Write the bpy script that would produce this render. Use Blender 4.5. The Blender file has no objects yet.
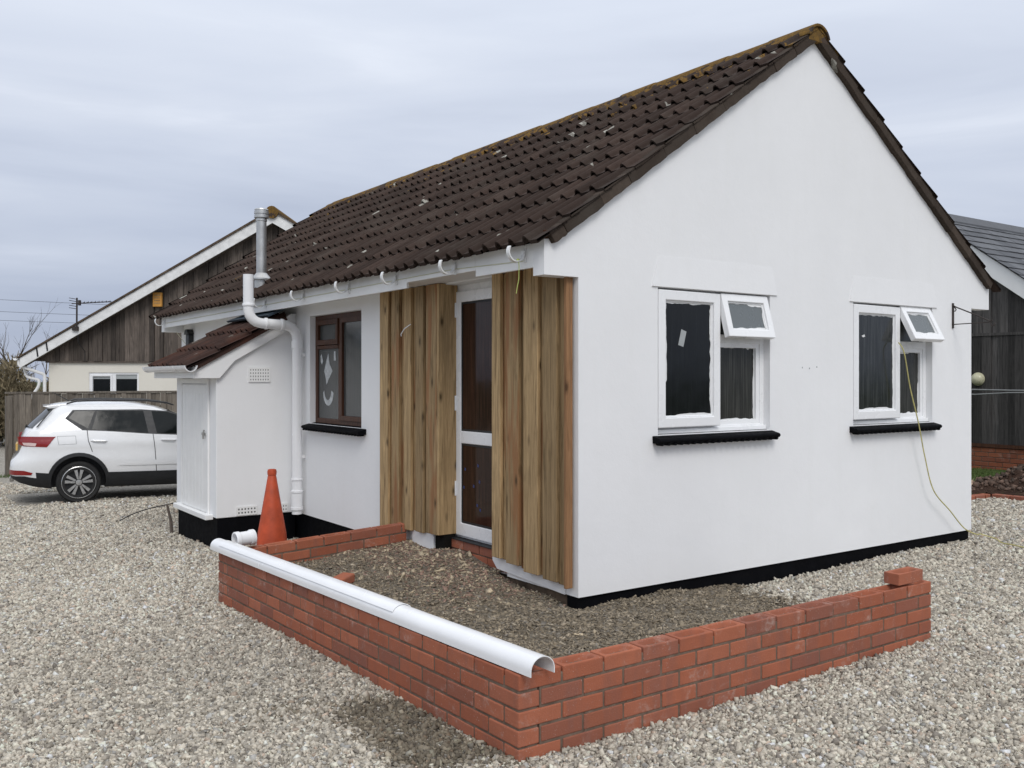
import bpy, bmesh, math, random
import numpy as np
from mathutils import Vector, Matrix
R = math.radians
rnd = random.Random(7)
npr = np.random.default_rng(11)
scene = bpy.context.scene
col = scene.collection

# ------------------------------------------------------------------ helpers
WORLD_LOC = {}
class MB:
    """collects faces and links them as ONE mesh object"""
    def __init__(s): s.v=[]; s.f=[]; s.m=[]
    def add(s, vs, fs, mi=0):
        b=len(s.v); s.v+= [tuple(p) for p in vs]
        for f in fs: s.f.append([b+i for i in f]); s.m.append(mi)
    def poly(s, pts, mi=0): s.add(pts,[list(range(len(pts)))],mi)
    def box(s,x0,x1,y0,y1,z0,z1,mi=0,tf=None):
        vs=[(x,y,z) for x in (x0,x1) for y in (y0,y1) for z in (z0,z1)]
        if tf: vs=[tf(*p) for p in vs]
        s.add(vs,[(0,1,3,2),(4,6,7,5),(0,4,5,1),(2,3,7,6),(0,2,6,4),(1,5,7,3)],mi)
    def prism(s,pts,fn,a0,a1,mi=0):
        """pts: 2-D outline; fn(u,v,a) -> xyz"""
        n=len(pts)
        vs=[fn(u,v,a0) for u,v in pts]+[fn(u,v,a1) for u,v in pts]
        fs=[list(range(n)),list(range(2*n-1,n-1,-1))]
        fs+=[[i,(i+1)%n,n+(i+1)%n,n+i] for i in range(n)]
        s.add(vs,fs,mi)
    def tube(s,pts,r,n=8,caps=True,mi=0):
        pts=[Vector(p) for p in pts]
        rs=r if isinstance(r,(list,tuple)) else [r]*len(pts)
        vs=[]; up=None
        for i,p in enumerate(pts):
            t=(pts[min(i+1,len(pts)-1)]-pts[max(i-1,0)])
            if t.length<1e-9: t=Vector((0,0,1))
            t.normalize()
            if up is None:
                up=Vector((0,0,1)) if abs(t.z)<.9 else Vector((1,0,0))
            a=t.cross(up)
            if a.length<1e-6: a=t.orthogonal()
            a.normalize(); b=a.cross(t); up=b
            for k in range(n):
                q=2*math.pi*k/n
                vs.append(p+(a*math.cos(q)+b*math.sin(q))*rs[i])
        fs=[]
        for i in range(len(pts)-1):
            for k in range(n):
                fs.append([i*n+k,i*n+(k+1)%n,(i+1)*n+(k+1)%n,(i+1)*n+k])
        if caps:
            fs.append(list(range(n))); fs.append(list(range((len(pts)-1)*n,len(pts)*n)))
        s.add(vs,fs,mi)
    def lathe(s,prof,c,n=24,mi=0,axis='z',flip=1):
        """prof: list of (radius, height)"""
        vs=[];fs=[]
        for r,h in prof:
            for k in range(n):
                a=2*math.pi*k/n
                x,y=r*math.cos(a),r*math.sin(a)
                if axis=='z': vs.append((c[0]+x,c[1]+y,c[2]+h))
                elif axis=='y': vs.append((c[0]+x,c[1]+h,c[2]+y))
                else: vs.append((c[0]+h,c[1]+x,c[2]+y))
        for i in range(len(prof)-1):
            for k in range(n):
                fs.append([i*n+k,i*n+(k+1)%n,(i+1)*n+(k+1)%n,(i+1)*n+k])
        s.add(vs,fs,mi)
    def ring(s,u0,u1,v0,v1,w,fn,a0,a1,mi=0,ws=None):
        """rectangular frame; ws=(left,right,bottom,top) widths"""
        l,r,b,t = ws if ws else (w,w,w,w)
        o=[(u0,v0),(u1,v0),(u1,v1),(u0,v1)]
        i=[(u0+l,v0+b),(u1-r,v0+b),(u1-r,v1-t),(u0+l,v1-t)]
        vs=[fn(u,v,a) for a in (a0,a1) for pl in (o,i) for u,v in pl]
        fs=[]
        for k in range(4):
            j=(k+1)%4
            fs+=[[k,j,4+j,4+k],[8+k,12+k,12+j,8+j],[k,8+k,8+j,j],[4+k,4+j,12+j,12+k]]
        s.add(vs,fs,mi)
    def build(s,name,mat,parent=None,smooth=False,bevel=0,seg=2,weld=0,recalc=True,kind=None,angle=35):
        me=bpy.data.meshes.new(name)
        V=np.array(s.v,dtype=float)
        lo,hi=V.min(0),V.max(0)
        org=np.array([(lo[0]+hi[0])/2,(lo[1]+hi[1])/2,lo[2]])
        me.from_pydata((V-org).tolist(),[],s.f)
        mats=mat if isinstance(mat,(list,tuple)) else [mat]
        for m in mats: me.materials.append(m)
        if len(mats)>1: me.polygons.foreach_set('material_index',s.m)
        if recalc or weld:
            bm=bmesh.new(); bm.from_mesh(me)
            if weld: bmesh.ops.remove_doubles(bm,verts=bm.verts,dist=weld)
            if recalc: bmesh.ops.recalc_face_normals(bm,faces=bm.faces)
            bm.to_mesh(me); bm.free()
        if smooth:
            me.polygons.foreach_set('use_smooth',[True]*len(me.polygons))
            try: me.set_sharp_from_angle(angle=R(angle))
            except Exception: pass
        o=bpy.data.objects.new(name,me); col.objects.link(o)
        pl=np.zeros(3)
        if parent is not None:
            o.parent=parent; pl=np.array(WORLD_LOC[parent.name])
        o.location=(org-pl).tolist()
        WORLD_LOC[o.name]=org.tolist()
        if bevel:
            b=o.modifiers.new('Bevel','BEVEL'); b.width=bevel; b.segments=seg; b.limit_method='ANGLE'; b.angle_limit=R(40)
            b.harden_normals=False
        if kind: o['kind']=kind
        return o

def thing(name,label,cat,loc,group=None):
    o=bpy.data.objects.new(name,None); col.objects.link(o); o.location=loc
    o.empty_display_size=.3
    WORLD_LOC[o.name]=list(loc); tag(o,label,cat,group); return o
def tag(o,label=None,cat=None,group=None,kind=None):
    if label: o['label']=label
    if cat: o['category']=cat
    if group: o['group']=group
    if kind: o['kind']=kind
    return o
def XZ(u,v,a): return (u,a,v)      # outline in the gable plane, extruded along Y
def YZ(u,v,a): return (a,u,v)      # outline in a side-wall plane, extruded along X
def arc(cx,cz,r,a0,a1,n): return [(cx+r*math.cos(a0+(a1-a0)*i/n),cz+r*math.sin(a0+(a1-a0)*i/n)) for i in range(n+1)]
def sstep(a,b,x):
    t=np.clip((x-a)/(b-a),0,1); return t*t*(3-2*t)

# ------------------------------------------------------------------ materials
class NT:
    def __init__(s,name):
        s.mat=bpy.data.materials.new(name); s.mat.use_nodes=True
        s.t=s.mat.node_tree; s.n=s.t.nodes; s.n.clear()
        s.out=s.n.new('ShaderNodeOutputMaterial'); s.b=s.n.new('ShaderNodeBsdfPrincipled')
        s.t.links.new(s.b.outputs[0],s.out.inputs[0])
        s.tc=s.n.new('ShaderNodeTexCoord')
    def L(s,a,b): s.t.links.new(a,b)
    def mapping(s,scale=(1,1,1),src='Object',loc=(0,0,0)):
        m=s.n.new('ShaderNodeMapping'); m.inputs['Scale'].default_value=scale; m.inputs['Location'].default_value=loc
        s.L(s.tc.outputs[src],m.inputs['Vector']); return m.outputs[0]
    def noise(s,vec,scale,detail=4,rough=.55,dist=0,w=None):
        t=s.n.new('ShaderNodeTexNoise'); t.inputs['Scale'].default_value=scale; t.inputs['Detail'].default_value=detail
        t.inputs['Roughness'].default_value=rough; t.inputs['Distortion'].default_value=dist
        s.L(vec,t.inputs['Vector']); return t.outputs['Fac']
    def voro(s,vec,scale,feature='F1',out='Distance',rand=1):
        t=s.n.new('ShaderNodeTexVoronoi'); t.feature=feature; t.inputs['Scale'].default_value=scale; t.inputs['Randomness'].default_value=rand
        s.L(vec,t.inputs['Vector']); return t.outputs[out]
    def ramp(s,fac,stops,interp='LINEAR'):
        r=s.n.new('ShaderNodeValToRGB'); r.color_ramp.interpolation=interp
        el=r.color_ramp.elements
        while len(el)<len(stops): el.new(.5)
        for e,(p,c) in zip(el,stops):
            e.position=p; e.color=(c,c,c,1) if isinstance(c,(int,float)) else tuple(c)+(1,)
        s.L(fac,r.inputs[0]); return r.outputs[0]
    def mix(s,fac,a,b,mode='MIX'):
        m=s.n.new('ShaderNodeMix'); m.data_type='RGBA'; m.blend_type=mode
        for sock,val in ((m.inputs[0],fac),(m.inputs[6],a),(m.inputs[7],b)):
            if isinstance(val,(int,float)): sock.default_value=val
            elif isinstance(val,tuple): sock.default_value=val+(1,) if len(val)==3 else val
            else: s.L(val,sock)
        return m.outputs[2]
    def math(s,op,a,b=0,clamp=False):
        m=s.n.new('ShaderNodeMath'); m.operation=op; m.use_clamp=clamp
        for sock,val in ((m.inputs[0],a),(m.inputs[1],b)):
            if isinstance(val,(int,float)): sock.default_value=val
            else: s.L(val,sock)
        return m.outputs[0]
    def island(s):
        g=s.n.new('ShaderNodeNewGeometry'); return g.outputs['Random Per Island']
    def bump(s,h,strength=.3,dist=.01):
        b=s.n.new('ShaderNodeBump'); b.inputs['Strength'].default_value=strength; b.inputs['Distance'].default_value=dist
        s.L(h,b.inputs['Height']); s.L(b.outputs[0],s.b.inputs['Normal'])
    def set(s,color=None,rough=None,metal=None,spec=None,coat=None):
        for k,v in (('Base Color',color),('Roughness',rough),('Metallic',metal),('Specular IOR Level',spec),('Coat Weight',coat)):
            if v is None: continue
            if isinstance(v,(int,float)): s.b.inputs[k].default_value=v
            elif isinstance(v,tuple): s.b.inputs[k].default_value=v+(1,) if len(v)==3 else v
            else: s.L(v,s.b.inputs[k])
        return s.mat

def m_plain(name,c,rough=.5,metal=0,spec=.5,var=.12,scale=9,bump=0,bs=60,coat=0):
    t=NT(name); v=t.mapping()
    n=t.noise(v,scale,5)
    c2=tuple(x*(1-var) for x in c); c1=tuple(min(1,x*(1+var*.6)) for x in c)
    cc=t.ramp(n,[(.3,c2),(.7,c1)])
    if bump: t.bump(t.noise(v,bs,4),bump,.004)
    rr=t.ramp(t.noise(v,scale*2.3,3),[(.3,max(0,rough-.07)),(.7,min(1,rough+.07))])
    return t.set(cc,rr,metal,spec,coat)

def m_render(name,c):                      # painted masonry: trowelled, faintly stained
    t=NT(name); v=t.mapping()
    big=t.noise(v,.9,5,.6); mid=t.noise(v,4.5,5,.6); streak=t.noise(t.mapping((7,7,.7)),1.2,4)
    a=t.ramp(big,[(.3,tuple(x*.935 for x in c)),(.7,c)])
    b=t.mix(t.ramp(mid,[(.35,0.0),(.75,.5)]),a,tuple(x*.95 for x in c))
    b=t.mix(t.ramp(streak,[(.5,0.0),(.8,.25)]),b,(c[0]*.9,c[1]*.9,c[2]*.88))
    h=t.math('ADD',t.math('MULTIPLY',t.noise(v,11,4,.6),1.0),t.math('MULTIPLY',t.noise(v,90,3,.6),.28))
    t.bump(h,.2,.010)
    return t.set(b,.72,0,.3)

def m_wood(name,base,dark,var=.5,grain=(26,26,1.4),knots=True,rough=.75,red=None,bump=.4):
    t=NT(name); isl=t.island()
    mp=t.n.new('ShaderNodeMapping'); mp.inputs['Scale'].default_value=grain
    off=t.n.new('ShaderNodeCombineXYZ')
    for i,k in enumerate((37.0,91.0,53.0)): t.L(t.math('MULTIPLY',isl,k),off.inputs[i])
    add=t.n.new('ShaderNodeVectorMath'); add.operation='ADD'
    t.L(t.tc.outputs['Object'],add.inputs[0]); t.L(off.outputs[0],add.inputs[1]); t.L(add.outputs[0],mp.inputs['Vector'])
    g=t.noise(mp.outputs[0],1.6,6,.62,.9)
    g2=t.noise(mp.outputs[0],7,3,.6)
    c=t.ramp(g,[(.30,dark),(.44,tuple((a*.6+b*.4) for a,b in zip(base,dark))),(.58,base),(.76,tuple(min(1,x*1.35) for x in base))])
    c=t.mix(t.ramp(g2,[(.45,0.0),(.75,.35)]),c,dark)
    val=t.math('ADD',1-var*.5,t.math('MULTIPLY',isl,var))
    hs=t.n.new('ShaderNodeHueSaturation'); t.L(c,hs.inputs['Color']); t.L(val,hs.inputs['Value'])
    c=hs.outputs[0]
    blot=t.noise(add.outputs[0],3.2,4,.6)
    c=t.mix(t.ramp(blot,[(.48,0.0),(.7,.45)]),c,tuple(x*.75 for x in base))
    if red:
        fr=t.math('FRACT',t.math('MULTIPLY',isl,7.31))
        stain=t.noise(t.mapping((9,9,1.1)),1.5,3,.5)
        c=t.mix(t.math('MULTIPLY',t.ramp(fr,[(.72,0.0),(.85,1.0)]),t.ramp(stain,[(.48,0.0),(.62,.75)])),c,red)
    if knots:
        mk=t.n.new('ShaderNodeMapping'); mk.inputs['Scale'].default_value=(9,9,3.4); t.L(add.outputs[0],mk.inputs['Vector'])
        kn=t.voro(mk.outputs[0],1.0)
        c=t.mix(t.ramp(kn,[(.06,.9),(.10,.5),(.2,0.0)]),c,tuple(x*.45 for x in dark))
    t.bump(t.math('ADD',g,t.math('MULTIPLY',g2,.5)),bump,.003)
    return t.set(c,rough,0,.25)

def m_brick(name,c1,c2,c3):
    t=NT(name); isl=t.island(); v=t.mapping()
    c=t.ramp(isl,[(0,c1),(.45,c2),(.8,c3),(1,tuple(x*.78 for x in c2))])
    n=t.noise(v,14,5,.65); c=t.mix(t.ramp(n,[(.35,.0),(.75,.45)]),c,tuple(x*.62 for x in c2))
    band=t.noise(t.mapping((5,5,1.2)),3.0,3); c=t.mix(t.ramp(band,[(.5,0.0),(.68,.3)]),c,(c3[0]*.75,c3[1]*1.0,c3[2]*1.2))
    # mortar smears and lime bloom
    sm=t.noise(v,6.5,6,.72,.4); fine=t.noise(v,60,3)
    c=t.mix(t.math('MULTIPLY',t.ramp(sm,[(.56,0.0),(.72,.6)]),t.ramp(fine,[(.4,.2),(.65,1.0)])),c,(.5,.43,.38))
    sp=t.noise(v,130,2); c=t.mix(t.math('MULTIPLY',t.ramp(sp,[(.66,0.0),(.70,.55)]),t.ramp(t.noise(v,4,3),[(.42,0.0),(.62,1.0)])),c,(.5,.44,.4))
    t.bump(t.math('ADD',t.noise(v,160,3),t.math('MULTIPLY',n,.8)),.5,.003)
    return t.set(c,.85,0,.2)

def m_tile(name,c,lichen=1.0,zt=2.4,warm=None,orange=0):
    t=NT(name); isl=t.island(); v=t.mapping()
    val=t.ramp(isl,[(0,tuple(x*.72 for x in c)),(1,tuple(x*1.3 for x in c))])
    n=t.noise(v,22,5,.65); cc=t.mix(t.ramp(n,[(.35,0.0),(.75,.6)]),val,tuple(x*.55 for x in c))
    if warm:
        cc=t.mix(t.ramp(t.noise(v,3.5,4,.6),[(.45,0.0),(.65,.75)]),cc,warm)
    w=t.noise(v,2.6,4,.6)
    cc=t.mix(t.ramp(w,[(.5,0.0),(.7,.22)]),cc,(.11,.10,.085))
    # white lichen crusts
    l=t.noise(v,4.6,2,.45,.3); l2=t.noise(v,30,3)
    lw=t.math('MULTIPLY',t.ramp(l,[(.70,0.0),(.715,.85)]),t.ramp(l2,[(.4,.45),(.55,1.0)]))
    cc=t.mix(t.math('MULTIPLY',lw,lichen),cc,(.42,.41,.36))
    # orange lichen: thick towards the ridge
    sep=t.n.new('ShaderNodeSeparateXYZ'); t.L(t.tc.outputs['Object'],sep.inputs[0])
    hz=t.ramp(t.math('MULTIPLY',sep.outputs[2],1/zt,True),[(.5,0.0),(.82,.2),(.92,.46),(1,.66)])
    o=t.noise(v,5.5,5,.62)
    om=t.math('GREATER_THAN',t.math('ADD',t.math('MULTIPLY',hz,.42),o),.735-orange)
    cc=t.mix(t.math('MULTIPLY',om,.85*lichen),cc,t.ramp(l2,[(.3,(.10,.062,.022)),(.7,(.23,.13,.03))]))
    t.bump(t.math('ADD',t.noise(v,90,4),t.math('MULTIPLY',lw,1.0)),.6,.004)
    return t.set(cc,.93,0,.15)

def m_glass(name,c=(.012,.014,.015),rough=.06,streak=.0,c2=(.05,.053,.05),spec=.5):
    t=NT(name); v=t.mapping((105,105,2.6))
    n=t.noise(v,1.0,5,.6)
    cc=t.mix(t.math('MULTIPLY',t.ramp(n,[(.45,0.0),(.8,1.0)]),streak),c,c2)
    blot=t.noise(t.mapping(),2.2,4); cc=t.mix(t.ramp(blot,[(.5,0.0),(.75,.4)]),cc,tuple((a+b)/2 for a,b in zip(c,c2)))
    rr=t.ramp(t.noise(t.mapping((1,1,1)),7,4),[(.35,rough),(.7,rough+.1)])
    return t.set(cc,rr,0,spec)

def m_attr(name,attr,rough=.9,bs=120,bump=.4):
    t=NT(name); a=t.n.new('ShaderNodeAttribute'); a.attribute_name=attr
    n=t.noise(t.mapping(),85,4,.6)
    c=t.mix(t.ramp(n,[(.3,.42),(.7,.0)]),a.outputs['Color'],(.10,.09,.075))
    t.bump(t.noise(t.mapping(),bs,3),bump,.003)
    return t.set(c,rough,0,.25)

M={}
M['render']=m_render('white_masonry_paint',(.84,.843,.848))
M['render_trim']=m_render('white_masonry_paint_trim',(.83,.83,.825))
M['cream']=m_render('cream_masonry_paint',(.77,.735,.65))
M['black']=m_plain('black_plinth_paint',(.0040,.0042,.0055),.7,spec=.06,var=.3,bump=.3,bs=70)
M['upvc']=m_plain('white_upvc',(.84,.845,.85),.28,var=.03,scale=3)
M['upvc_old']=m_plain('white_plastic_gutter',(.80,.805,.80),.35,var=.05,scale=6)
M['whitepaint']=m_plain('white_gloss_paint',(.82,.82,.81),.42,var=.04,scale=5,bump=.15)
M['whiteworn']=m_plain('worn_white_paint',(.78,.78,.77),.6,var=.14,scale=7,bump=.3)
M['clad']=m_wood('treated_softwood',(.395,.272,.142),(.13,.084,.038),.72,red=(.26,.115,.048))
M['clad_red']=m_wood('reddish_softwood',(.33,.18,.088),(.15,.075,.034),.3)
M['grey_wood']=m_wood('weathered_fence_wood',(.19,.165,.135),(.065,.054,.045),.6,knots=False)
M['dark_wood']=m_wood('dark_stained_wood',(.125,.102,.085),(.03,.025,.022),1.1,knots=False)
M['black_wood']=m_wood('charcoal_stained_wood',(.082,.076,.072),(.02,.019,.018),1.1,knots=False)
M['brown_frame']=m_wood('brown_window_wood',(.085,.036,.02),(.028,.012,.007),.2,knots=False,rough=.45)
M['brick']=m_brick('red_facing_brick',(.31,.098,.054),(.40,.138,.078),(.25,.098,.068))
M['brick_old']=m_brick('old_brown_brick',(.26,.085,.045),(.30,.105,.055),(.19,.065,.04))
M['mortar']=m_plain('mortar',(.17,.122,.092),.95,spec=.1,var=.35,scale=18,bump=.6)
M['verge']=m_tile('dirty_verge_mortar',(.062,.047,.037),.7,2.2)
M['mortar_dark']=m_plain('verge_mortar',(.105,.078,.057),.95,spec=.1,var=.55,scale=9,bump=.8)
M['tile']=m_tile('brown_concrete_tile',(.050,.034,.0275),1.0,1.93)
M['tile_red']=m_tile('rusty_concrete_tile',(.050,.030,.025),.3,9.0,(.085,.036,.024))
M['ridge']=m_tile('lichen_ridge_tile',(.060,.043,.034),1.0,.16,orange=.27)
M['steel']=m_plain('galvanised_flue',(.55,.55,.54),.42,.85,var=.25,scale=6)
M['darksteel']=m_plain('rusty_iron',(.05,.04,.036),.7,.3,var=.4)
M['lead']=m_plain('lead_flashing',(.05,.075,.10),.6,.2,var=.3)
M['glass']=m_glass('dark_window_glass',(.007,.008,.009),streak=.3,c2=(.025,.03,.03),rough=.07,spec=.28)
M['frog_dirt_shade']=m_plain('dirt_and_shade_in_frog',(.085,.055,.042),.95,spec=.1,var=.4,scale=25,bump=.5)  # dirt tone, darkened further so the brick hollows look shaded
M['glass_rain']=m_glass('streaked_window_glass',(.022,.022,.020),.16,1.0,(.075,.076,.068),.35)
M['glass_frost_light']=m_glass('frosted_glass_painted_light',(.125,.14,.145),.22,.2,(.16,.175,.18))  # pale base imitates reflected ground and light through the open vents
M['glass_grey']=m_glass('dusty_grey_glass',(.05,.054,.053),.16,.5,(.085,.09,.087))
M['glass_door']=m_glass('brown_door_glass',(.028,.014,.010),.035,.7,(.10,.045,.028),.22)
M['film']=m_plain('torn_protective_film',(.74,.745,.74),.5,var=.12,scale=14)
M['filmgrey']=m_plain('grey_glass_label',(.36,.38,.38),.5,var=.1)
M['pvc_pipe']=m_plain('white_pvc_pipe',(.83,.835,.845),.22,var=.05,scale=3)
M['orange']=m_plain('orange_cone_plastic',(.47,.068,.02),.6,var=.35,scale=7,bump=.15)
M['cord']=m_plain('yellow_green_cord',(.50,.45,.17),.7,var=.25,scale=30)
M['smear']=m_plain('whitewash_smear',(.5,.52,.53),.7,var=.35,scale=25)
M['lime']=m_plain('lime_string',(.50,.58,.16),.6,var=.1)
M['paleline']=m_plain('pale_string',(.6,.6,.42),.6,var=.1)
M['carpaint']=m_plain('white_car_paint',(.78,.785,.79),.22,var=.015,coat=.8)
M['carblack']=m_plain('black_car_plastic',(.014,.015,.017),.5,var=.2)
M['carglass']=m_glass('tinted_car_glass',(.007,.009,.009),.03,0,(.015,.018,.018),.26)
M['tyre']=m_plain('tyre_rubber',(.016,.016,.016),.8,var=.3)
M['alloy']=m_plain('alloy_wheel',(.58,.58,.58),.3,.85,var=.1)
M['redlamp']=m_plain('red_lamp_lens',(.24,.008,.008),.12,var=.15,coat=.6)
M['clearlamp']=m_plain('clear_lamp_lens',(.72,.55,.53),.15,var=.1)
M['plate']=m_plain('yellow_number_plate',(.58,.37,.10),.4,var=.1)
M['alarm']=m_plain('yellow_alarm_box',(.56,.27,.05),.45,var=.15)
M['lampcream']=m_plain('cream_bulkhead_lamp',(.55,.53,.37),.35,var=.06)
M['slate']=None
M['bark']=m_plain('bare_branch_bark',(.10,.085,.068),.9,spec=.1,var=.4)
M['scrub']=m_plain('brown_scrub',(.20,.165,.105),.95,spec=.05,var=.5,scale=3)
M['evergreen']=m_plain('dark_scrub_leaf',(.035,.042,.02),.9,spec=.1,var=.4,scale=3)
M['cable']=m_plain('dark_cable',(.03,.03,.032),.7)
M['grass']=m_plain('grass_blade',(.075,.115,.03),.8,spec=.2,var=.4,scale=5)
M['drygrass']=m_plain('pale_dry_stalk',(.55,.42,.30),.8,var=.2)
M['stone']=m_attr('gravel_stone','tint')
M['chip']=m_attr('rubble_chip','tint')
M['dark']=m_plain('gap_shade_underlay_black',(.01,.009,.008),.9,spec=.1)
def m_slate():
    t=NT('grey_roof_slate'); isl=t.island(); v=t.mapping()
    c=t.ramp(isl,[(0,(.055,.058,.066)),(1,(.125,.13,.14))])
    c=t.mix(t.ramp(t.noise(v,9,4),[(.35,0.0),(.8,.4)]),c,(.05,.05,.055))
    t.bump(t.noise(v,40,4),.4,.004); return t.set(c,.6,0,.4)
M['slate']=m_slate()

# ------------------------------------------------------------------ camera
CAMH=1.532
cam=bpy.data.cameras.new('camera'); co=bpy.data.objects.new('camera',cam); col.objects.link(co)
co.location=(0,0,CAMH); co.rotation_euler=(R(90),0,-math.asin(.5743))
cam.sensor_width=36; cam.lens=931/1024*36; cam.shift_y=-6/1024
cam.clip_end=2000; cam.clip_start=.05
scene.camera=co

# ------------------------------------------------------------------ light
w=bpy.data.worlds.new('World'); scene.world=w; w.use_nodes=True
nt=w.node_tree; nn=nt.nodes; nn.clear(); LK=nt.links.new
out=nn.new('ShaderNodeOutputWorld')
sky=nn.new('ShaderNodeTexSky'); sky.sky_type='NISHITA'; sky.sun_disc=False
SUN_EL,SUN_AZ=R(46),R(200)          # azimuth clockwise from +Y
sky.sun_elevation=SUN_EL; sky.sun_rotation=SUN_AZ
bg1=nn.new('ShaderNodeBackground'); bg1.inputs[1].default_value=.06; LK(sky.outputs[0],bg1.inputs[0])
tc=nn.new('ShaderNodeTexCoord')
sep=nn.new('ShaderNodeSeparateXYZ'); LK(tc.outputs['Generated'],sep.inputs[0])
elev=nn.new('ShaderNodeValToRGB'); LK(sep.outputs[2],elev.inputs[0])
stops=[(0.0,(.36,.41,.53)),(.09,(.44,.49,.605)),(.19,(.56,.61,.715)),(.32,(.655,.705,.805)),(.55,(.82,.88,.98)),(1.0,(1.0,1.03,1.08))]
e=elev.color_ramp.elements
while len(e)<len(stops): e.new(.5)
for k,(p,c) in zip(e,stops): k.position=p; k.color=c+(1,)
mp=nn.new('ShaderNodeMapping'); mp.inputs['Scale'].default_value=(1.0,1.0,7.5); mp.inputs['Location'].default_value=(.35,.1,.3)
LK(tc.outputs['Generated'],mp.inputs['Vector'])
n1=nn.new('ShaderNodeTexNoise'); n1.inputs['Scale'].default_value=1.7; n1.inputs['Detail'].default_value=7; n1.inputs['Roughness'].default_value=.5; n1.inputs['Distortion'].default_value=.5
LK(mp.outputs[0],n1.inputs['Vector'])
cr=nn.new('ShaderNodeValToRGB'); LK(n1.outputs['Fac'],cr.inputs[0])
cs=[(.30,(.76,.775,.82)),(.46,(.92,.925,.945)),(.58,(1.04,1.03,1.02)),(.72,(1.3,1.26,1.2))]
e=cr.color_ramp.elements
while len(e)<len(cs): e.new(.5)
for k,(p,c) in zip(e,cs): k.position=p; k.color=tuple(x/1.3 for x in c)+(1,)
# the cloud structure is strong near the horizon and fades out upwards
fade=nn.new('ShaderNodeMapRange'); fade.inputs[1].default_value=.08; fade.inputs[2].default_value=.42; fade.inputs[3].default_value=1; fade.inputs[4].default_value=.3
LK(sep.outputs[2],fade.inputs[0])
cm=nn.new('ShaderNodeMix'); cm.data_type='RGBA'; cm.inputs[6].default_value=(.769,.769,.769,1)
LK(fade.outputs[0],cm.inputs[0]); LK(cr.outputs[0],cm.inputs[7])
mul=nn.new('ShaderNodeMix'); mul.data_type='RGBA'; mul.blend_type='MULTIPLY'; mul.inputs[0].default_value=1
LK(elev.outputs[0],mul.inputs[6]); LK(cm.outputs[2],mul.inputs[7])
bg2=nn.new('ShaderNodeBackground'); bg2.inputs[1].default_value=1.55; LK(mul.outputs[2],bg2.inputs[0])
ms=nn.new('ShaderNodeMixShader'); ms.inputs[0].default_value=.9
LK(bg1.outputs[0],ms.inputs[1]); LK(bg2.outputs[0],ms.inputs[2]); LK(ms.outputs[0],out.inputs[0])
sl=bpy.data.lights.new('sun','SUN'); so=bpy.data.objects.new('sun',sl); col.objects.link(so)
sl.energy=1.4; sl.angle=R(24); sl.color=(1,.965,.92)
dv=Vector((math.sin(SUN_AZ)*math.cos(SUN_EL),math.cos(SUN_AZ)*math.cos(SUN_EL),math.sin(SUN_EL)))
so.rotation_euler=dv.to_track_quat('Z','Y').to_euler(); so.location=(0,0,12)
vs=scene.view_settings; vs.view_transform='Standard'; vs.look='None'; vs.exposure=0; vs.gamma=1
# ------------------------------------------------------------------ ground
def gz(x,y):
    x=np.asarray(x,float); y=np.asarray(y,float)
    lft=np.interp(y,[3,6.8,9.16,10.5,15.85,19,40],[0,-.10,-.15,-.195,-.437,-.47,-.5])
    rgt=.012*np.clip(x-3.7,0,5)*1.0
    s=sstep(3.2,5.2,x)*(1-sstep(10.5,14,y))
    z=lft*(1-s)+rgt*s
    z=z+.012*np.exp(-np.abs(np.clip(4.55-y,0,9))/.5)*sstep(4.2,5.2,x)*(1-sstep(7.2,8.6,x))*(y<4.6)
    z=z+.011*np.sin(x*1.9+y*.7)*np.cos(y*1.5-x*.6)
    return z
def axis(lo,hi,step,far):
    a=list(np.arange(lo,hi+1e-6,step)); g=step
    p=[a[0]]; 
    while p[-1]>-far: g*=1.35; p.append(p[-1]-g)
    g=step; q=[a[-1]]
    while q[-1]<far: g*=1.35; q.append(q[-1]+g)
    return np.array(p[:0:-1]+a+q[1:])
gx=axis(-7,16,.16,600); gy=axis(1,26,.16,600)
GX,GY=np.meshgrid(gx,gy,indexing='ij')
GZ=gz(GX,GY); far=np.sqrt((GX-4)**2+(GY-10)**2)
GZ=GZ-.004*np.clip(far-30,0,400)*.3
nx,ny=len(gx),len(gy)
me=bpy.data.meshes.new('ground')
idx=np.arange(nx*ny).reshape(nx,ny)
F=np.stack([idx[:-1,:-1],idx[1:,:-1],idx[1:,1:],idx[:-1,1:]],-1).reshape(-1,4)
me.from_pydata(np.stack([GX,GY,GZ],-1).reshape(-1,3).tolist(),[],F.tolist())
me.polygons.foreach_set('use_smooth',[True]*len(me.polygons))
def m_ground():
    t=NT('gravel_ground'); v=t.mapping()
    c=t.ramp(t.voro(v,46,out='Color'),[(.1,(.26,.24,.21)),(.4,(.42,.395,.35)),(.75,(.54,.51,.455)),(1,(.62,.59,.53))])
    d=t.voro(v,46); c=t.mix(t.ramp(d,[(.4,0.0),(.85,.6)]),c,(.13,.115,.098))
    c=t.mix(t.ramp(t.noise(v,.55,5,.6),[(.35,0.0),(.7,.3)]),c,(.29,.26,.215))
    # field grass beyond the yard
    ln=t.n.new('ShaderNodeVectorMath'); ln.operation='DISTANCE'; ln.inputs[1].default_value=(4,9,0); t.L(t.tc.outputs['Object'],ln.inputs[0])
    c=t.mix(t.ramp(t.math('DIVIDE',ln.outputs['Value'],60),[(.40,0.0),(.46,1.0)]),c,t.ramp(t.noise(v,.4,6),[(.3,(.035,.05,.02)),(.7,(.07,.085,.035))]))
    t.bump(t.math('ADD',t.math('MULTIPLY',d,-1.0),t.noise(v,9,4)),1.0,.02)
    return t.set(c,.95,0,.2)
me.materials.append(m_ground())
ground=bpy.data.objects.new('ground',me); col.objects.link(ground); tag(ground,kind='structure')

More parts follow.
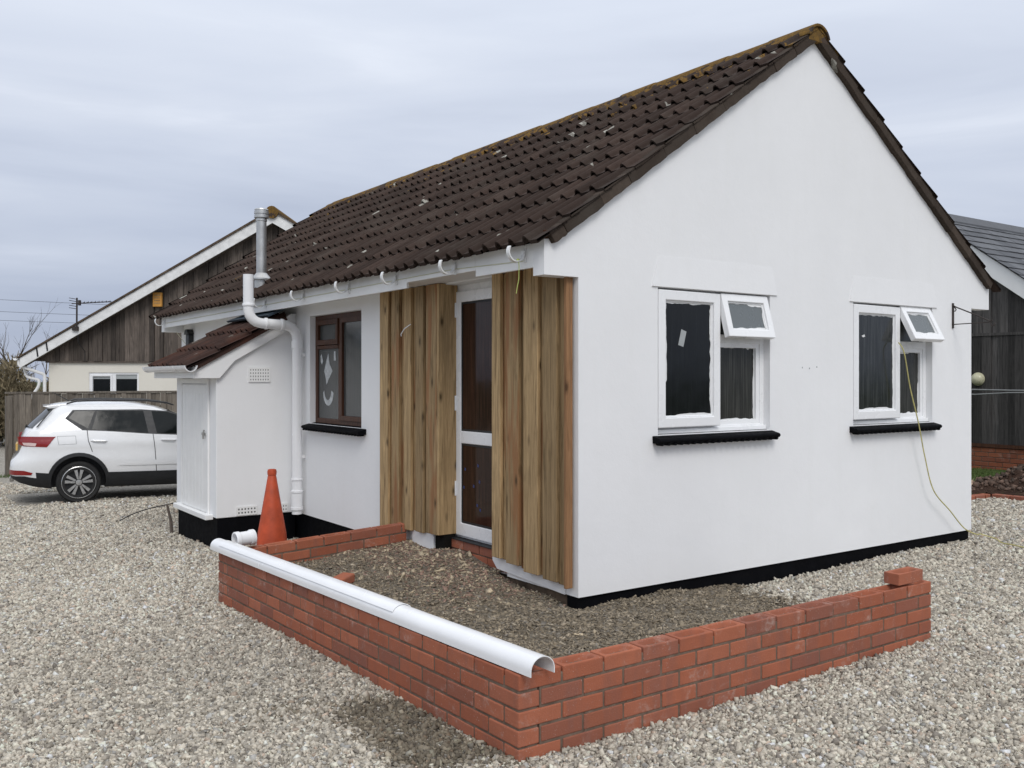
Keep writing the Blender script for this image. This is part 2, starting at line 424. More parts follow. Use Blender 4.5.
# ---- scattered angular stones as one mesh
CV=np.array([(x,y,z) for x in (-1,1) for y in (-1,1) for z in (-1,1)],float)*.5
CF=np.array([(0,1,3,2),(4,6,7,5),(0,4,5,1),(2,3,7,6),(0,2,6,4),(1,5,7,3)])
def rotm(n,flat=0.0):
    q=npr.normal(size=(n,4)); 
    if flat: q[:,1:3]*=flat
    q/=np.linalg.norm(q,axis=1)[:,None]
    a,b,c,d=q.T
    return np.stack([np.stack([1-2*(c*c+d*d),2*(b*c-a*d),2*(b*d+a*c)],-1),np.stack([2*(b*c+a*d),1-2*(b*b+d*d),2*(c*d-a*b)],-1),np.stack([2*(b*d-a*c),2*(c*d+a*b),1-2*(b*b+c*c)],-1)],1)
def scatter(name,P,size,aspect,cols,mat,flat=0.0,jit=.30):
    n=len(P)
    T=CV[None]*(1+0*P[:,:1,None])+npr.uniform(-jit,jit,(n,8,3))*.75
    asp=npr.uniform(.72,1.28,(n,3))*np.array(aspect)
    V=T*asp[:,None,:]*size[:,None,None]
    V=np.einsum('nij,nkj->nki',rotm(n,flat),V)+P[:,None,:]
    Fc=(CF[None]+8*np.arange(n)[:,None,None]).reshape(-1,4)
    me=bpy.data.meshes.new(name)
    me.vertices.add(n*8); me.vertices.foreach_set('co',V.reshape(-1).astype(np.float32))
    me.loops.add(n*24); me.loops.foreach_set('vertex_index',Fc.reshape(-1).astype(np.int32))
    me.polygons.add(n*6); me.polygons.foreach_set('loop_start',np.arange(0,n*24,4,dtype=np.int32))
    me.update(calc_edges=True)
    at=me.attributes.new('tint','FLOAT_COLOR','POINT')
    C=np.ones((n,8,4),np.float32); C[:,:,:3]=cols[:,None,:]
    at.data.foreach_set('color',C.reshape(-1))
    me.materials.append(mat)
    o=bpy.data.objects.new(name,me); col.objects.link(o); o['kind']='stuff'
    return o
FW=np.array([.5743,.8187]); RT=np.array([.8187,-.5743])
def sample(d0,d1,dens,half=.68):
    area=half*(d1*d1-d0*d0); n=int(area*dens)
    d=np.sqrt(npr.uniform(d0*d0,d1*d1,n)); l=npr.uniform(-half,half,n)*d
    return np.stack([d*FW[0]+l*RT[0],d*FW[1]+l*RT[1]],-1)
def bed_edge(y): return 4.62+.36*(y-3.12)+.10*np.sin(y*7)
def blocked(x,y):
    house=(x>3.69)&(x<8.32)&(y>4.54)&(y<13.4)
    lean=(x>2.87)&(x<3.8)&(y>9.15)&(y<10.6)
    bed=(x>2.15)&(x<3.72)&(y>3.02)&(y<6.82)
    bed2=(x>3.6)&(y>3.02)&(y<4.6)&(x<bed_edge(y)+npr.normal(0,.06,len(x)))
    arm=(y>3.02)&(y<3.13)&(x>2.15)&(x<5.09)
    rb=((y>5.97)&(x>8.4)&(y<16))|(x>11.36)
    under=(x>2.0)&(x<6.2)&(y>16.1)&(y<18)
    return house|lean|bed|bed2|arm|rb|(y>21.4)|under
parts=[(3.1,5.5,7600,.0112),(5.5,8,5200,.0122),(8,12,2400,.0145),(12,17.5,900,.018)]
PS=[];SZ=[]
for d0,d1,dn,sz in parts:
    p=sample(d0,d1,dn,1.0 if d0<8 else .66); p=p[~blocked(p[:,0],p[:,1])]
    PS.append(p); SZ.append(sz*np.clip(npr.lognormal(0,.34,len(p)),.45,2.1))
p=np.concatenate(PS); sz=np.concatenate(SZ)
def lumps(p,f,seed):
    r=np.random.default_rng(seed); a=np.zeros(len(p))
    for k in range(9):
        th=r.uniform(0,6.28); ff=f*r.uniform(.6,1.8); a+=np.sin((p[:,0]*math.cos(th)+p[:,1]*math.sin(th))*ff+r.uniform(0,6.28))
    return a/3
pal=np.array([(.47,.44,.385),(.40,.375,.33),(.335,.31,.27),(.26,.24,.21),(.17,.155,.14),(.56,.53,.47),(.40,.33,.275),(.31,.31,.305)])
pc=npr.choice(len(pal),len(p),p=[.24,.22,.17,.11,.07,.10,.04,.05])
C=pal[pc]*np.array([1.53,1.485,1.405])*npr.uniform(.66,1.24,(len(p),1))*(1+.09*lumps(p,1.6,3)[:,None])
# wet muddy patch in front of the garden wall (a real stain on the stones)
u=(p[:,0]-1.955)*.97+(p[:,1]-3.55)*.22; vv=(p[:,1]-3.55)*.97-(p[:,0]-1.955)*.22
st=1-np.sqrt((u/.27)**2+(vv/.66)**2)+.42*lumps(p,7,5)+npr.normal(0,.18,len(p))
C=np.clip(C,0,.78); stain=sstep(.0,.22,st)*npr.uniform(.72,1,len(p))
C=C*(1-stain[:,None]*.74)*(1-stain[:,None]*np.array([0,.09,.22]))
edge=((p[:,0]>2.0)&(p[:,1]<3.0))
z=gz(p[:,0],p[:,1])+sz*npr.uniform(.0,.38,len(p))
# stones bank up against the black plinth and garden wall
gravel_obj=scatter('gravel',np.stack([p[:,0],p[:,1],z],-1),sz,(1.2,1.0,.62),C,M['stone'],flat=.5)

# ---- planting bed: soil sheet and rubble chips
def bz(x,y):
    h=.055+.12*sstep(2.7,3.7,x)*sstep(4.9,6.1,y)+.03*sstep(2.4,3.4,x)
    h=h-.025*sstep(4.0,5.3,x)-.02*sstep(3.6,3.1,y)
    h=h+.055*sstep(4.3,5.5,y)*(1-sstep(2.9,3.6,x))
    return h+.012*np.sin(x*5.1+y*2.3)*np.cos(y*4.3)+.008*np.sin(x*13+y*11)
bx=np.arange(2.2,5.45,.05); by=np.arange(3.08,6.81,.05)
BX,BY=np.meshgrid(bx,by,indexing='ij')
BZ=bz(BX,BY)-.10*sstep(-.12,.28,BX-bed_edge(BY))
keep=(BX<3.86)|(BY<4.72)
mb=MB(); ii=np.arange(BX.size).reshape(BX.shape); mb.v=[tuple(q) for q in np.stack([BX,BY,BZ],-1).reshape(-1,3)]
for i in range(len(bx)-1):
    for j in range(len(by)-1):
        if keep[i,j] and keep[i+1,j+1]: mb.f.append([ii[i,j],ii[i+1,j],ii[i+1,j+1],ii[i,j+1]]); mb.m.append(0)
def m_soil():
    t=NT('stony_soil'); v=t.mapping()
    c=t.ramp(t.noise(v,16,7,.7),[(.3,(.11,.095,.075)),(.55,(.195,.17,.135)),(.8,(.28,.25,.205))])
    c=t.mix(t.ramp(t.voro(v,38,out='Color'),[(.55,0.0),(.9,.5)]),c,(.2,.185,.155))
    t.bump(t.noise(v,45,6,.7),1.0,.02); return t.set(c,.95,0,.15)
mb.build('soil',m_soil(),smooth=True,recalc=False,kind='structure')
n=70000
x=npr.uniform(2.24,5.2,n); y=npr.uniform(3.1,6.72,n)
ok=((x<3.74)|(y<4.57))&(x<bed_edge(y)+npr.normal(0,.10,n)); x,y=x[ok],y[ok]; n=len(x)
near=sstep(2.75,3.5,x)*sstep(4.9,5.6,y)+.35*sstep(2.6,3.4,x)*sstep(4.6,5.2,y)*sstep(5.6,5.2,y)
sz=.0088*np.clip(npr.lognormal(0,.45,n),.4,3.0)
pal=np.array([1.27,1.19,1.13])*np.array([(.225,.197,.147),(.175,.152,.114),(.275,.242,.185),(.12,.105,.08),(.35,.315,.25),(.19,.18,.16)])
C=pal[npr.choice(6,n,p=[.28,.25,.2,.13,.08,.06])]*npr.uniform(.8,1.2,(n,1))
redm=npr.random(n)<near*.55; C[redm]=np.array([.33,.215,.165])*npr.uniform(.7,1.2,(redm.sum(),1))
wd=npr.random(n)<near*.13+.003; C[wd]=np.array([.56,.46,.32])*npr.uniform(.75,1.2,(wd.sum(),1))
szx=np.where(wd,sz*1.5,sz)
asp=(1.5,.85,.22)
scatter('soil_rubble',np.stack([x,y,bz(x,y)+sz*.12],-1),szx,asp,C,M['chip'],flat=.2)
# ------------------------------------------------------------------ bungalow
XW,XE,YG,YF=3.70,8.31,4.548,13.33      # left wall, right wall, gable, far gable
H0=thing('bungalow','white rendered bungalow with brown tiled roof and timber clad doorway','house',(XW,YG,0))

def facade(mb,fn,us,vs,holes,depth,mi=0):
    """flat wall with rectangular holes and reveals; fn(u,v,a)"""
    us=sorted(set([us[0],us[1]]+[h[k] for h in holes for k in (0,1)])); vs=sorted(set([vs[0],vs[1]]+[h[k] for h in holes for k in (2,3)]))
    for i in range(len(us)-1):
        for j in range(len(vs)-1):
            cu,cv=(us[i]+us[i+1])/2,(vs[j]+vs[j+1])/2
            if any(h[0]<cu<h[1] and h[2]<cv<h[3] for h in holes): continue
            mb.poly([fn(us[i],vs[j],0),fn(us[i+1],vs[j],0),fn(us[i+1],vs[j+1],0),fn(us[i],vs[j+1],0)],mi)
    for a,b,c,d in holes:
        for p,q in (((a,c),(b,c)),((b,c),(b,d)),((b,d),(a,d)),((a,d),(a,c))):
            mb.poly([fn(*p,0),fn(*q,0),fn(*q,depth),fn(*p,depth)],mi)
GW1=(4.385,5.525,1.15,2.142); GW2=(6.538,7.674,1.15,2.142)
DOOR=(5.33,6.215,.15,2.25); BW=(7.633,8.80,1.08,2.15)
mb=MB()
facade(mb,lambda u,v,a:(u,YG+a,v),(XW,XE),(.15,2.166),[GW1,GW2],.20)
facade(mb,lambda u,v,a:(XW+a,u,v),(YG,YF),(.15,2.30),[DOOR,BW],.20)
facade(mb,lambda u,v,a:(XE-a,u,v),(YG,YF),(.15,2.30),[],.2)
facade(mb,lambda u,v,a:(u,YF-a,v),(XW,XE),(.15,2.166),[],.2)
for y0,y1 in ((YG,YG+.112),(YF-.112,YF)):
    mb.prism([(3.43,2.166),(8.615,2.166),(8.615,2.384),(8.53,2.391),(8.31,2.545),(6.03,4.142),(3.745,2.531),(3.522,2.391),(3.43,2.384)],XZ,y0,y1)
# drip edges under the render
mb.poly([(XW,YG,.15),(XE,YG,.15),(XE,YG+.03,.15),(XW,YG+.03,.15)])
mb.poly([(XW,YG,.15),(XW,YF,.15),(XW+.03,YF,.15),(XW+.03,YG,.15)])
mb.build('wall',M['render'],H0)
mb=MB()
mb.box(XW+.006,XE-.018,YG+.018,YG+.12,-.25,.147)
mb.box(XW+.02,XW+.12,6.66,YF-.02,-.6,.147)
mb.box(XE-.12,XE-.018,YG+.12,YF,-.4,.147)
mb.box(XW+.12,XE-.12,YF-.12,YF-.02,-.6,.147)
mb.build('plinth',M['black'],H0)
# unpainted base under the clad strip
mb=MB(); mb.box(XW+.012,XW+.11,YG+.121,6.65,-.2,.147); mb.build('wall_base',M['mortar_dark'],H0)

# window hoods
for n,(u0,u1,zb) in enumerate(((4.33,5.60,2.146),(6.49,7.74,2.146))):
    mb=MB()
    x0,x1=u0,u1
    A=[(x0,YG+.002,zb),(x1,YG+.002,zb),(x1-.055,YG+.002,zb+.21),(x0+.055,YG+.002,zb+.21)]
    B=[(x0,YG-.011,zb),(x1,YG-.011,zb),(x1-.055,YG-.001,zb+.21),(x0+.055,YG-.001,zb+.21)]
    mb.add(A+B,[(4,5,6,7),(0,1,5,4),(1,2,6,5),(3,0,4,7),(2,3,7,6)])
    mb.build('window_hood',M['render'],H0)

# window sills: rounded tile lip with a scalloped underside
def sill(fn,u0,u1,zt,proj,back,parent):
    mb=MB()
    prof=[(-back,zt+.012),(proj*.72,zt-.016)]+[(proj*.72+.28*proj*math.sin(a),zt-.033+.017*math.cos(a)) for a in (R(30),R(70),R(110),R(150))]+[(proj*.72,zt-.052),(-.001,zt-.052),(-.001,zt-.03),(-back,zt-.03)]
    mb.prism(prof,lambda p,z,a:fn(a,p,z),u0,u1)
    n=int(round((u1-u0)/.062)); s=(u1-u0)/n
    for k in range(n):
        c=u0+(k+.5)*s
        mb.prism(arc(c,zt-.0505,.016,R(180),R(360),6),lambda u,v,a:fn(u,a,v),.012,proj*.9)
    return mb.build('sill',M['black'],parent,bevel=.004)

# torn protective film round a pane
def film(mb,fn,u0,u1,v0,v1,a,wmax=.022,th=.0015,seed=1,skip=()):
    r=random.Random(seed)
    for side in range(4):
        if side in skip: continue
        L=(u1-u0) if side in (0,2) else (v1-v0); n=int(L/.022)
        wv=.3
        pts=[]
        for k in range(n+1):
            wv=min(1,max(.08,wv+r.uniform(-.32,.32)))
            if r.random()<.06: wv=r.random()
            pts.append((L*k/n,wmax*wv))
        outline=[(0,0)]+[(0,pts[0][1])]+pts[1:]+[(L,0)]
        def g(t,wd):
            return ((u0+t,v0+wd),(u1-wd,v0+t),(u0+t,v1-wd),(u0+wd,v0+t))[side]
        for (t0,w0),(t1,w1) in zip(pts[:-1],pts[1:]):
            q=[g(t0,0),g(t1,0),g(t1,w1),g(t0,w0)]
            mb.poly([fn(u,v,a) for u,v in q])

def gable_window(W,xs,vent_deg,open_deg,seed,label):
    x0,x1,z0,z1=W
    yf=YG+.058                                   # face of the fixed frame
    r=MB()
    r.ring(x0,x1,z0,z1,.045,XZ,yf,yf+.065)
    r.box(xs-.035,xs+.035,yf+.0005,yf+.0645,z0+.044,z1-.044)              # mullion
    zt=z0+.665
    r.box(xs+.034,x1-.044,yf+.001,yf+.064,zt-.03,zt+.03)                 # transom
    r.ring(xs+.033,x1-.043,z0+.043,zt-.028,.035,XZ,yf+.008,yf+.055)       # glazing bead
    r.box(x0,x1,yf-.022,yf,z0,z0+.032)                                    # cill nose
    r.box(x1-.16,x1-.13,yf-.027,yf-.021,z0+.05,z0+.058)
    f=r.build('window',M['upvc'],H0,bevel=.004)
    tag(f,label)
    # fixed lower pane
    p=MB(); fp=(xs+.066,x1-.077,z0+.077,zt-.061)
    p.box(fp[0],fp[1],yf+.030,yf+.036,fp[2],fp[3]); p.build('pane',M['glass_rain'],f)
    p=MB(); film(p,XZ,fp[0],fp[1],fp[2],fp[3],yf+.0285,.014,seed=seed+1); p.build('torn_film',M['film'],f,recalc=False)
    # side-hung casement, proud of the frame, standing slightly ajar
    cx0,cx1,cz0,cz1=x0+.004,xs+.008,z0+.045,z1-.014
    ya=yf-.052; ang=R(open_deg)
    def rot(u,v,a):
        du=u-cx1; da=a-(yf-.002)
        return (cx1+du*math.cos(ang)-da*math.sin(ang)*-1, yf-.002+da*math.cos(ang)+du*math.sin(ang), v)
    c=MB(); c.ring(cx0,cx1,cz0,cz1,.068,rot,ya,yf-.002); c.ring(cx0+.066,cx1-.066,cz0+.066,cz1-.066,.014,rot,ya+.014,yf-.006)
    c.build('casement',M['upvc'],f,bevel=.006)
    q=(cx0+.080,cx1-.080,cz0+.080,cz1-.080)
    p=MB(); p.prism([(q[0],q[2]),(q[1],q[2]),(q[1],q[3]),(q[0],q[3])],rot,ya+.022,ya+.028); p.build('pane',M['glass'] if seed<10 else M['glass_rain_dark'],f)
    p=MB(); film(p,rot,q[0],q[1],q[2],q[3],ya+.0205,.015,seed=seed+2)
    p.build('torn_film',M['film'],f,recalc=False)
    if seed<10:
        s=MB(); cxs,czs=q[0]+.165,q[2]+.53; a=R(-14)
        pts=[(cxs+dx*math.cos(a)-dz*math.sin(a),czs+dx*math.sin(a)+dz*math.cos(a)) for dx,dz in ((-.028,-.055),(.024,-.055),(.028,.055),(-.024,.058))]
        s.prism(pts,rot,ya+.0195,ya+.021); s.build('glass_label',M['filmgrey'],f)
    else:
        s=MB(); s.prism([(q[0]+.05,q[2]+.60),(q[0]+.09,q[2]+.612),(q[0]+.10,q[2]+.595),(q[0]+.07,q[2]+.588)],rot,ya+.0195,ya+.021); s.build('glass_label',M['film'],f)
    # top-hung vent, pushed open at the bottom
    vx0,vx1,vz0,vz1=xs+.012,x1-.022,zt-.012,z1-.020
    va=R(vent_deg); hy,hz=yf-.002,vz1
    def vr(u,v,a):
        dv=v-hz; da=a-hy
        return (u, hy+da*math.cos(va)+dv*math.sin(va), hz+dv*math.cos(va)-da*math.sin(va))
    c=MB(); c.ring(vx0,vx1,vz0,vz1,.056,vr,hy-.05,hy-.0005); c.ring(vx0+.054,vx1-.054,vz0+.054,vz1-.054,.012,vr,hy-.036,hy-.006)
    c.build('vent_sash',M['upvc'],f,bevel=.005)
    q=(vx0+.065,vx1-.065,vz0+.065,vz1-.065)
    p=MB(); p.prism([(q[0],q[2]),(q[1],q[2]),(q[1],q[3]),(q[0],q[3])],vr,hy-.028,hy-.022); p.build('pane',M['glass_frost_light'],f)
    p=MB(); film(p,vr,q[0],q[1],q[2],q[3],hy-.0295,.017,seed=seed+3); p.build('torn_film',M['film'],f,recalc=False)
    # grey sheet stands in for the dim interior behind the open vent
    b=MB(); b.box(xs+.036,x1-.046,yf+.04,yf+.05,zt+.031,z1-.046); b.build('vent_opening',M['glass_grey'],f)
    sill(lambda u,p,z:(u,YG-p,z),x0-.05,x1+.028,z0-.004,.078,.055,f)
    return f
M['glass_rain_dark']=m_glass('rain_streaked_glass',(.011,.013,.013),.10,1.0,(.062,.066,.064))
gable_window(GW1,4.995,15,1.2,1,'white gable window with a grey label on its left pane')
gable_window(GW2,7.195,27,1.2,20,'white gable window with its top vent tilted wide open')

# brown timber window on the side wall
u0,u1,z0,z1=BW; xf=XW+.058
r=MB(); r.ring(u0,u1,z0,z1,.055,YZ,xf,xf+.07)
ms=8.22
r.box(xf+.001,xf+.069,ms-.035,ms+.035,z0+.054,z1-.054)
f=r.build('window',M['brown_frame'],H0,bevel=.004); tag(f,'brown timber window with white smears on the glass')
zt=1.845
c=MB(); c.ring(ms+.02,u1-.045,zt+.012,z1-.045,.05,YZ,xf-.018,xf+.03); c.build('vent_sash',M['brown_frame'],f,bevel=.005)
c=MB(); c.box(xf-.006,xf+.05,ms+.034,u1-.054,zt-.028,zt+.008); c.build('transom',M['brown_frame'],f,bevel=.004)
c=MB(); c.ring(u0+.045,ms-.02,z0+.045,z1-.045,.048,YZ,xf-.012,xf+.03); c.build('casement',M['brown_frame'],f,bevel=.005)
for a,b,c0,d in ((ms+.069,u1-.094,zt+.061,z1-.094),(ms+.034,u1-.054,z0+.054,zt-.029),(u0+.092,ms-.067,z0+.092,z1-.092)):
    p=MB(); p.box(xf+.012,xf+.018,a,b,c0,d); p.build('pane',M['glass_grey'],f)
sm=MB(); xs_=xf+.0105
def smear(pts): sm.poly([(xs_,u,v) for u,v in pts])
cu=(ms+u1)/2-.0
smear([(cu+.0,1.775),(cu+.05,1.69),(cu+.095,1.60),(cu+.06,1.53),(cu+.04,1.465),(cu-.01,1.52),(cu-.10,1.60),(cu-.03,1.67)])
smear([(cu+.16,1.77),(cu+.185,1.75),(cu+.18,1.69),(cu+.15,1.665),(cu+.125,1.70)]); smear([(cu-.17,1.79),(cu-.135,1.79),(cu-.13,1.70),(cu-.175,1.70)])
ring_=[(cu+.125*math.cos(a),1.40+.14*math.sin(a)) for a in [R(x) for x in range(185,372,17)]]
inn=[(cu+.01+.085*math.cos(a),1.42+.105*math.sin(a)) for a in [R(x) for x in range(185,372,17)]]
for i in range(len(ring_)-1): smear([ring_[i],ring_[i+1],inn[i+1],inn[i]])
sm.build('glass_smear',M['smear'],f,recalc=False)
sill(lambda u,p,z:(XW-p,u,z),u0-.10,u1+.03,z0-.002,.085,.055,f)

# ---- glazed door in its recess
xd=XW+.115
r=MB(); r.ring(DOOR[0],DOOR[1],.300,2.25,.05,YZ,xd,xd+.07,ws=(.05,.05,.03,.055))
r.box(xd+.002,xd+.068,DOOR[0]+.05,DOOR[1]-.05,2.205,2.22)
fr=r.build('door_frame',M['upvc'],H0,bevel=.004)
d=MB(); d.ring(DOOR[0]+.035,DOOR[1]-.035,.318,2.20,.09,YZ,xd-.022,xd-.001,ws=(.085,.085,.10,.085))
d.box(xd-.0215,xd-.0015,DOOR[0]+.118,DOOR[1]-.118,1.030,1.125)
dr=d.build('door',M['upvc'],H0,bevel=.006); tag(dr,'white glazed back door with a mid rail')
for c0,c1 in ((.418,1.030),(1.125,2.115)):
    g=MB(); g.ring(DOOR[0]+.118,DOOR[1]-.118,c0,c1,.016,YZ,xd-.0145,xd-.004); g.build('glazing_bead',M['carblack'],dr)
    g=MB(); g.box(xd-.010,xd-.005,DOOR[0]+.134,DOOR[1]-.134,c0+.016,c1-.016); g.build('pane',M['glass_door'],dr)
for zh in (.62,1.28,2.0):
    g=MB(); g.box(xd-.036,xd-.0225,DOOR[1]-.062,DOOR[1]-.030,zh,zh+.115); g.tube([(xd-.036,DOOR[1]-.034,zh),(xd-.036,DOOR[1]-.034,zh+.115)],.011,8); g.build('hinge',M['upvc'],dr,bevel=.003)
for yy,zz in ((5.86,.86),(5.84,.74),(5.92,.70),(5.87,.56),(5.83,.53),(6.04,.82),(6.06,.68)):
    g=MB(); g.prism([(yy,zz),(yy+.018,zz+.006),(yy+.014,zz+.026),(yy-.004,zz+.02)],YZ,xd-.0112,xd-.0104); g.build('glass_tape',M['bluetape'] if 'bluetape' in M else M.setdefault('bluetape',m_plain('blue_tape',(.02,.045,.17),.5)),dr)
r=MB(); r.box(xd+.02,xd+.1,DOOR[0]-.002,DOOR[1]+.002,2.2505,2.262); r.build('door_head',M['upvc'],H0)
# brick step under the door
st=MB()
yy=5.335
while yy<6.2:
    L=min(.213,6.20-yy); st.box(XW+.055,XW+.16,yy,yy+L,.226,.292,0); yy+=.223
yy=5.335-.11
while yy<6.2:
    L=min(.213,6.20-yy); st.box(XW+.055,XW+.16,max(yy,5.335),yy+L,.15,.216,0); yy+=.223
st.box(XW+.062,XW+.16,5.336,6.199,.05,.286,1)
st.build('door_step',[M['brick'],M['mortar']],H0,bevel=.003)
st=MB(); st.box(XW+.045,XW+.11,DOOR[0],DOOR[1],.2925,.2995); st.build('damp_strip',M['carblack'],H0)

# ---- timber cladding
def cladding(y0,y1,widths,zb0,zb1,zt,ret=None,seed=0):
    r=random.Random(seed); mb=MB(); y=y1; tot=sum(widths); k=0
    for wd in widths:
        wd=wd/tot*(y1-y0)
        over=k%2==0
        xa=XW-.066 if over else XW-.034
        if not over: pass
        e=.016 if over else -.0
        t0=(y-wd-y0)/(y1-y0); zb=zb0+(zb1-zb0)*(t0+wd/(y1-y0)/2)+r.uniform(-.008,.008)
        mb.box(xa+r.uniform(-.003,.003),XW-.012 if not over else XW-.0365,max(y0,y-wd-e),min(y1,y+e),zb,zt)
        if over: mb.box(XW-.036,XW-.013,y-wd+.012,y-.012,zb+.004,zt-.002)
        y-=wd; k+=1
    if ret: mb.box(*ret[0])
    for b in (ret or [])[1:]: mb.box(*b)
    return mb
# widths run from the far end of each panel towards the camera
mb=cladding(4.60,5.43,[.085,.10,.11,.085,.12,.08,.11,.10],.208,.288,2.258,seed=3)
mb.box(XW-.0675,XW-.014,4.585,4.612,.206,2.257,1)
tag(mb.build('timber_cladding',[M['clad'],M['clad_red']],H0,bevel=.003,seg=1),'timber cladding panel at the house corner')
mb=cladding(6.19,7.15,[.13,.10,.09,.11,.08,.10,.09,.08,.14],.335,.262,2.258,ret=[(XW-.066,XW+.105,6.160,6.188,.325,2.258)],seed=8)
tag(mb.build('timber_cladding',M['clad'],H0,bevel=.003,seg=1),'timber cladding panel left of the door')
mb=MB(); mb.box(XW-.03,XW+.09,6.30,6.64,-.05,.335); mb.build('cladding_base',M['render'],H0,bevel=.004)
mb=MB(); mb.box(XW-.012,XW+.09,6.165,6.299,.0,.33); mb.build('cladding_gap_shade',M['dark'],H0)  # near-black box painted as the shade of the gap below the boards
mb=MB(); mb.prism([(YG+.122,.1475),(5.44,.185),(5.50,.24),(5.50,.345),(YG+.122,.345)],YZ,XW-.014,XW-.001); mb.build('render_patch',M['render'],H0,bevel=.004)
mb=MB(); mb.tube([(XW-.064,6.60,1.965),(XW-.10,6.64,1.93),(XW-.11,6.68,1.885),(XW-.105,6.685,1.87)],.004,6); mb.build('stray_cable',M['upvc'],H0)

# ---- eaves
mb=MB()
for y0,y1,zb in ((YG+.1125,5.321,2.219),(5.3215,6.294,2.262),(6.2945,13.20,2.219)):
    mb.box(3.430,3.452,y0,y1,zb,2.372)
mb.build('fascia',M['whitepaint'],H0,bevel=.002,seg=1)
mb=MB(); mb.box(3.453,XW-.001,YG+.113,13.20,2.2625,2.272); mb.build('soffit',M['whitepaint'],H0)
mb=MB(); mb.box(3.432,3.60,13.201,13.33,2.166,2.36); mb.build('eaves_box',M['whitepaint'],H0,bevel=.003)
mb=MB(); mb.box(3.44,3.60,YG+.004,YG+.045,2.385,2.44); mb.build('rafter_foot',M['brown_frame'],H0)
# right-hand eaves
mb=MB(); mb.box(8.585,8.607,YG+.1125,13.2,2.219,2.372); mb.build('fascia',M['whitepaint'],H0)

# ---- tiled roof
ZR=4.25; XR=6.03; SL=R(34.9)
def roof_tiles(mb,fn,length,y0,y1,rows,roll=.15,lift=.032,seed=0,rh=.036,mi=0,taper=None):
    """fn(s,y,h): s down-slope distance, h height off the roof plane"""
    r=random.Random(seed); gauge=length/rows; tw=roll*2
    ncol=int(math.ceil((y1-y0)/tw))
    prof=[]
    for b in (0,1):
        base=b*roll
        prof+=[(base+.0,0),(base+.012,.0),(base+.070,.0)]
        prof+=[(base+.075+.066*i/6, rh*math.sin(math.pi*i/6)**.8 if 0<i<6 else 0.0) for i in range(7)]
    prof.append((tw-.001,0))
    for k in range(rows):
        for c in range(ncol):
            ya=y0+c*tw
            ds=r.uniform(-.011,.011); dh=r.uniform(-.004,.006); sk=r.uniform(-.006,.006)
            s0=k*gauge-.03; s1=(k+1)*gauge+.045+ds
            top=[];bot=[];und=[];deep=[]
            for (u,h) in prof:
                y=min(ya+u,y1); hb=h+dh+sk*(u/tw-.5)*2
                top.append(fn(s0,y,h*.9)); bot.append(fn(s1,y,hb+lift)); 
                th=.012 if h>.004 else .026
                und.append(fn(s1,y,hb+lift-th)); deep.append(fn(s0+.12,y,h*.9+.004))
            n=len(prof); vs=top+bot+und+deep; fs=[]
            for i in range(n-1):
                fs+=[[i,i+1,n+i+1,n+i],[n+i,n+i+1,2*n+i+1,2*n+i],[2*n+i,2*n+i+1,3*n+i+1,3*n+i]]
            mb.add(vs,fs,mi)
Ls=(XR-3.385)/math.cos(SL)
RY0,RY1=YG-.055,13.56
tl=MB()
roof_tiles(tl,lambda s,y,h:(XR-s*math.cos(SL)-h*math.sin(SL),y,ZR-.012-s*math.sin(SL)+h*math.cos(SL)-.03),Ls,RY0,RY1,10,seed=1)
roof_tiles(tl,lambda s,y,h:(XR+s*math.cos(SL)+h*math.sin(SL),y,ZR-.012-s*math.sin(SL)+h*math.cos(SL)-.03),Ls,RY0,RY1,10,seed=2)
roof=tl.build('roof',M['tile'],H0,recalc=False)
# underlay closes the roof from below
mb=MB()
for sg in (-1,1):
    a=[(XR,ZR-.075),(XR+sg*2.575,ZR-.075-2.575*math.tan(SL)),(XR+sg*2.575,ZR-.11-2.575*math.tan(SL)),(XR,ZR-.11)]
    mb.prism(a,XZ,YG+.03,13.5)
mb.build('roof_underlay',M['dark'],H0)
# verge bedding along both gables, in irregular lengths
for y0,y1 in ((YG-.046,YG+.05),(YF-.05,YF+.12)):
    for sg in (-1,1):
        mb=MB(); s=0.02
        while s<Ls-.10:
            L=min(rnd.uniform(.28,.42),Ls-.08-s)
            j=rnd.uniform(-.004,.004)
            P=lambda s_,h:(XR+sg*(s_*math.cos(SL)+h*math.sin(SL)),ZR-.042-s_*math.sin(SL)+h*math.cos(SL))
            nb=5
            outl=[P(s,.018),P(s+L,.018)]+[P(s+L-L*i/nb,-.064+rnd.uniform(-.005,.005)) for i in range(nb+1)]
            mb.prism(outl,XZ,y0+j,y1)
            s+=L
        mb.build('verge',M['verge'],H0,bevel=.004)
# ridge tiles
mb=MB(); y=YG-.065
while y<13.46:
    L=min(.44,13.5-y); pr=arc(XR,ZR-.135,.133+rnd.uniform(-.004,.004),R(14),R(166),12)
    pi=arc(XR,ZR-.135,.112,R(166),R(14),12); dz=rnd.uniform(-.004,.004)
    mb.prism([(a,b+dz) for a,b in pr+pi],XZ,y,y+L-.006); y+=L
mb.prism(arc(XR,ZR-.14,.115,R(0),R(180),12),XZ,YG-.05,YG-.01)
tag(mb.build('ridge',M['ridge'],H0,bevel=.004),'ridge tiles crusted with orange lichen')

# ---- gutter brackets waiting for their gutter
for yb in (4.744,5.575,6.453,7.309,8.298,9.30,13.16):
    mb=MB(); c=(3.356,2.318-.006*(yb-4.7)/4)
    oa=arc(c[0],c[1],.062,R(145),R(372),16); ia=arc(c[0],c[1],.054,R(372),R(145),16)
    mb.prism(oa+ia,XZ,yb-.016,yb+.016)
    mb.box(3.424,3.4295,yb-.016,yb+.016,c[1]-.06,c[1]+.045)
    mb.build('gutter_bracket',M['upvc_old'],H0)

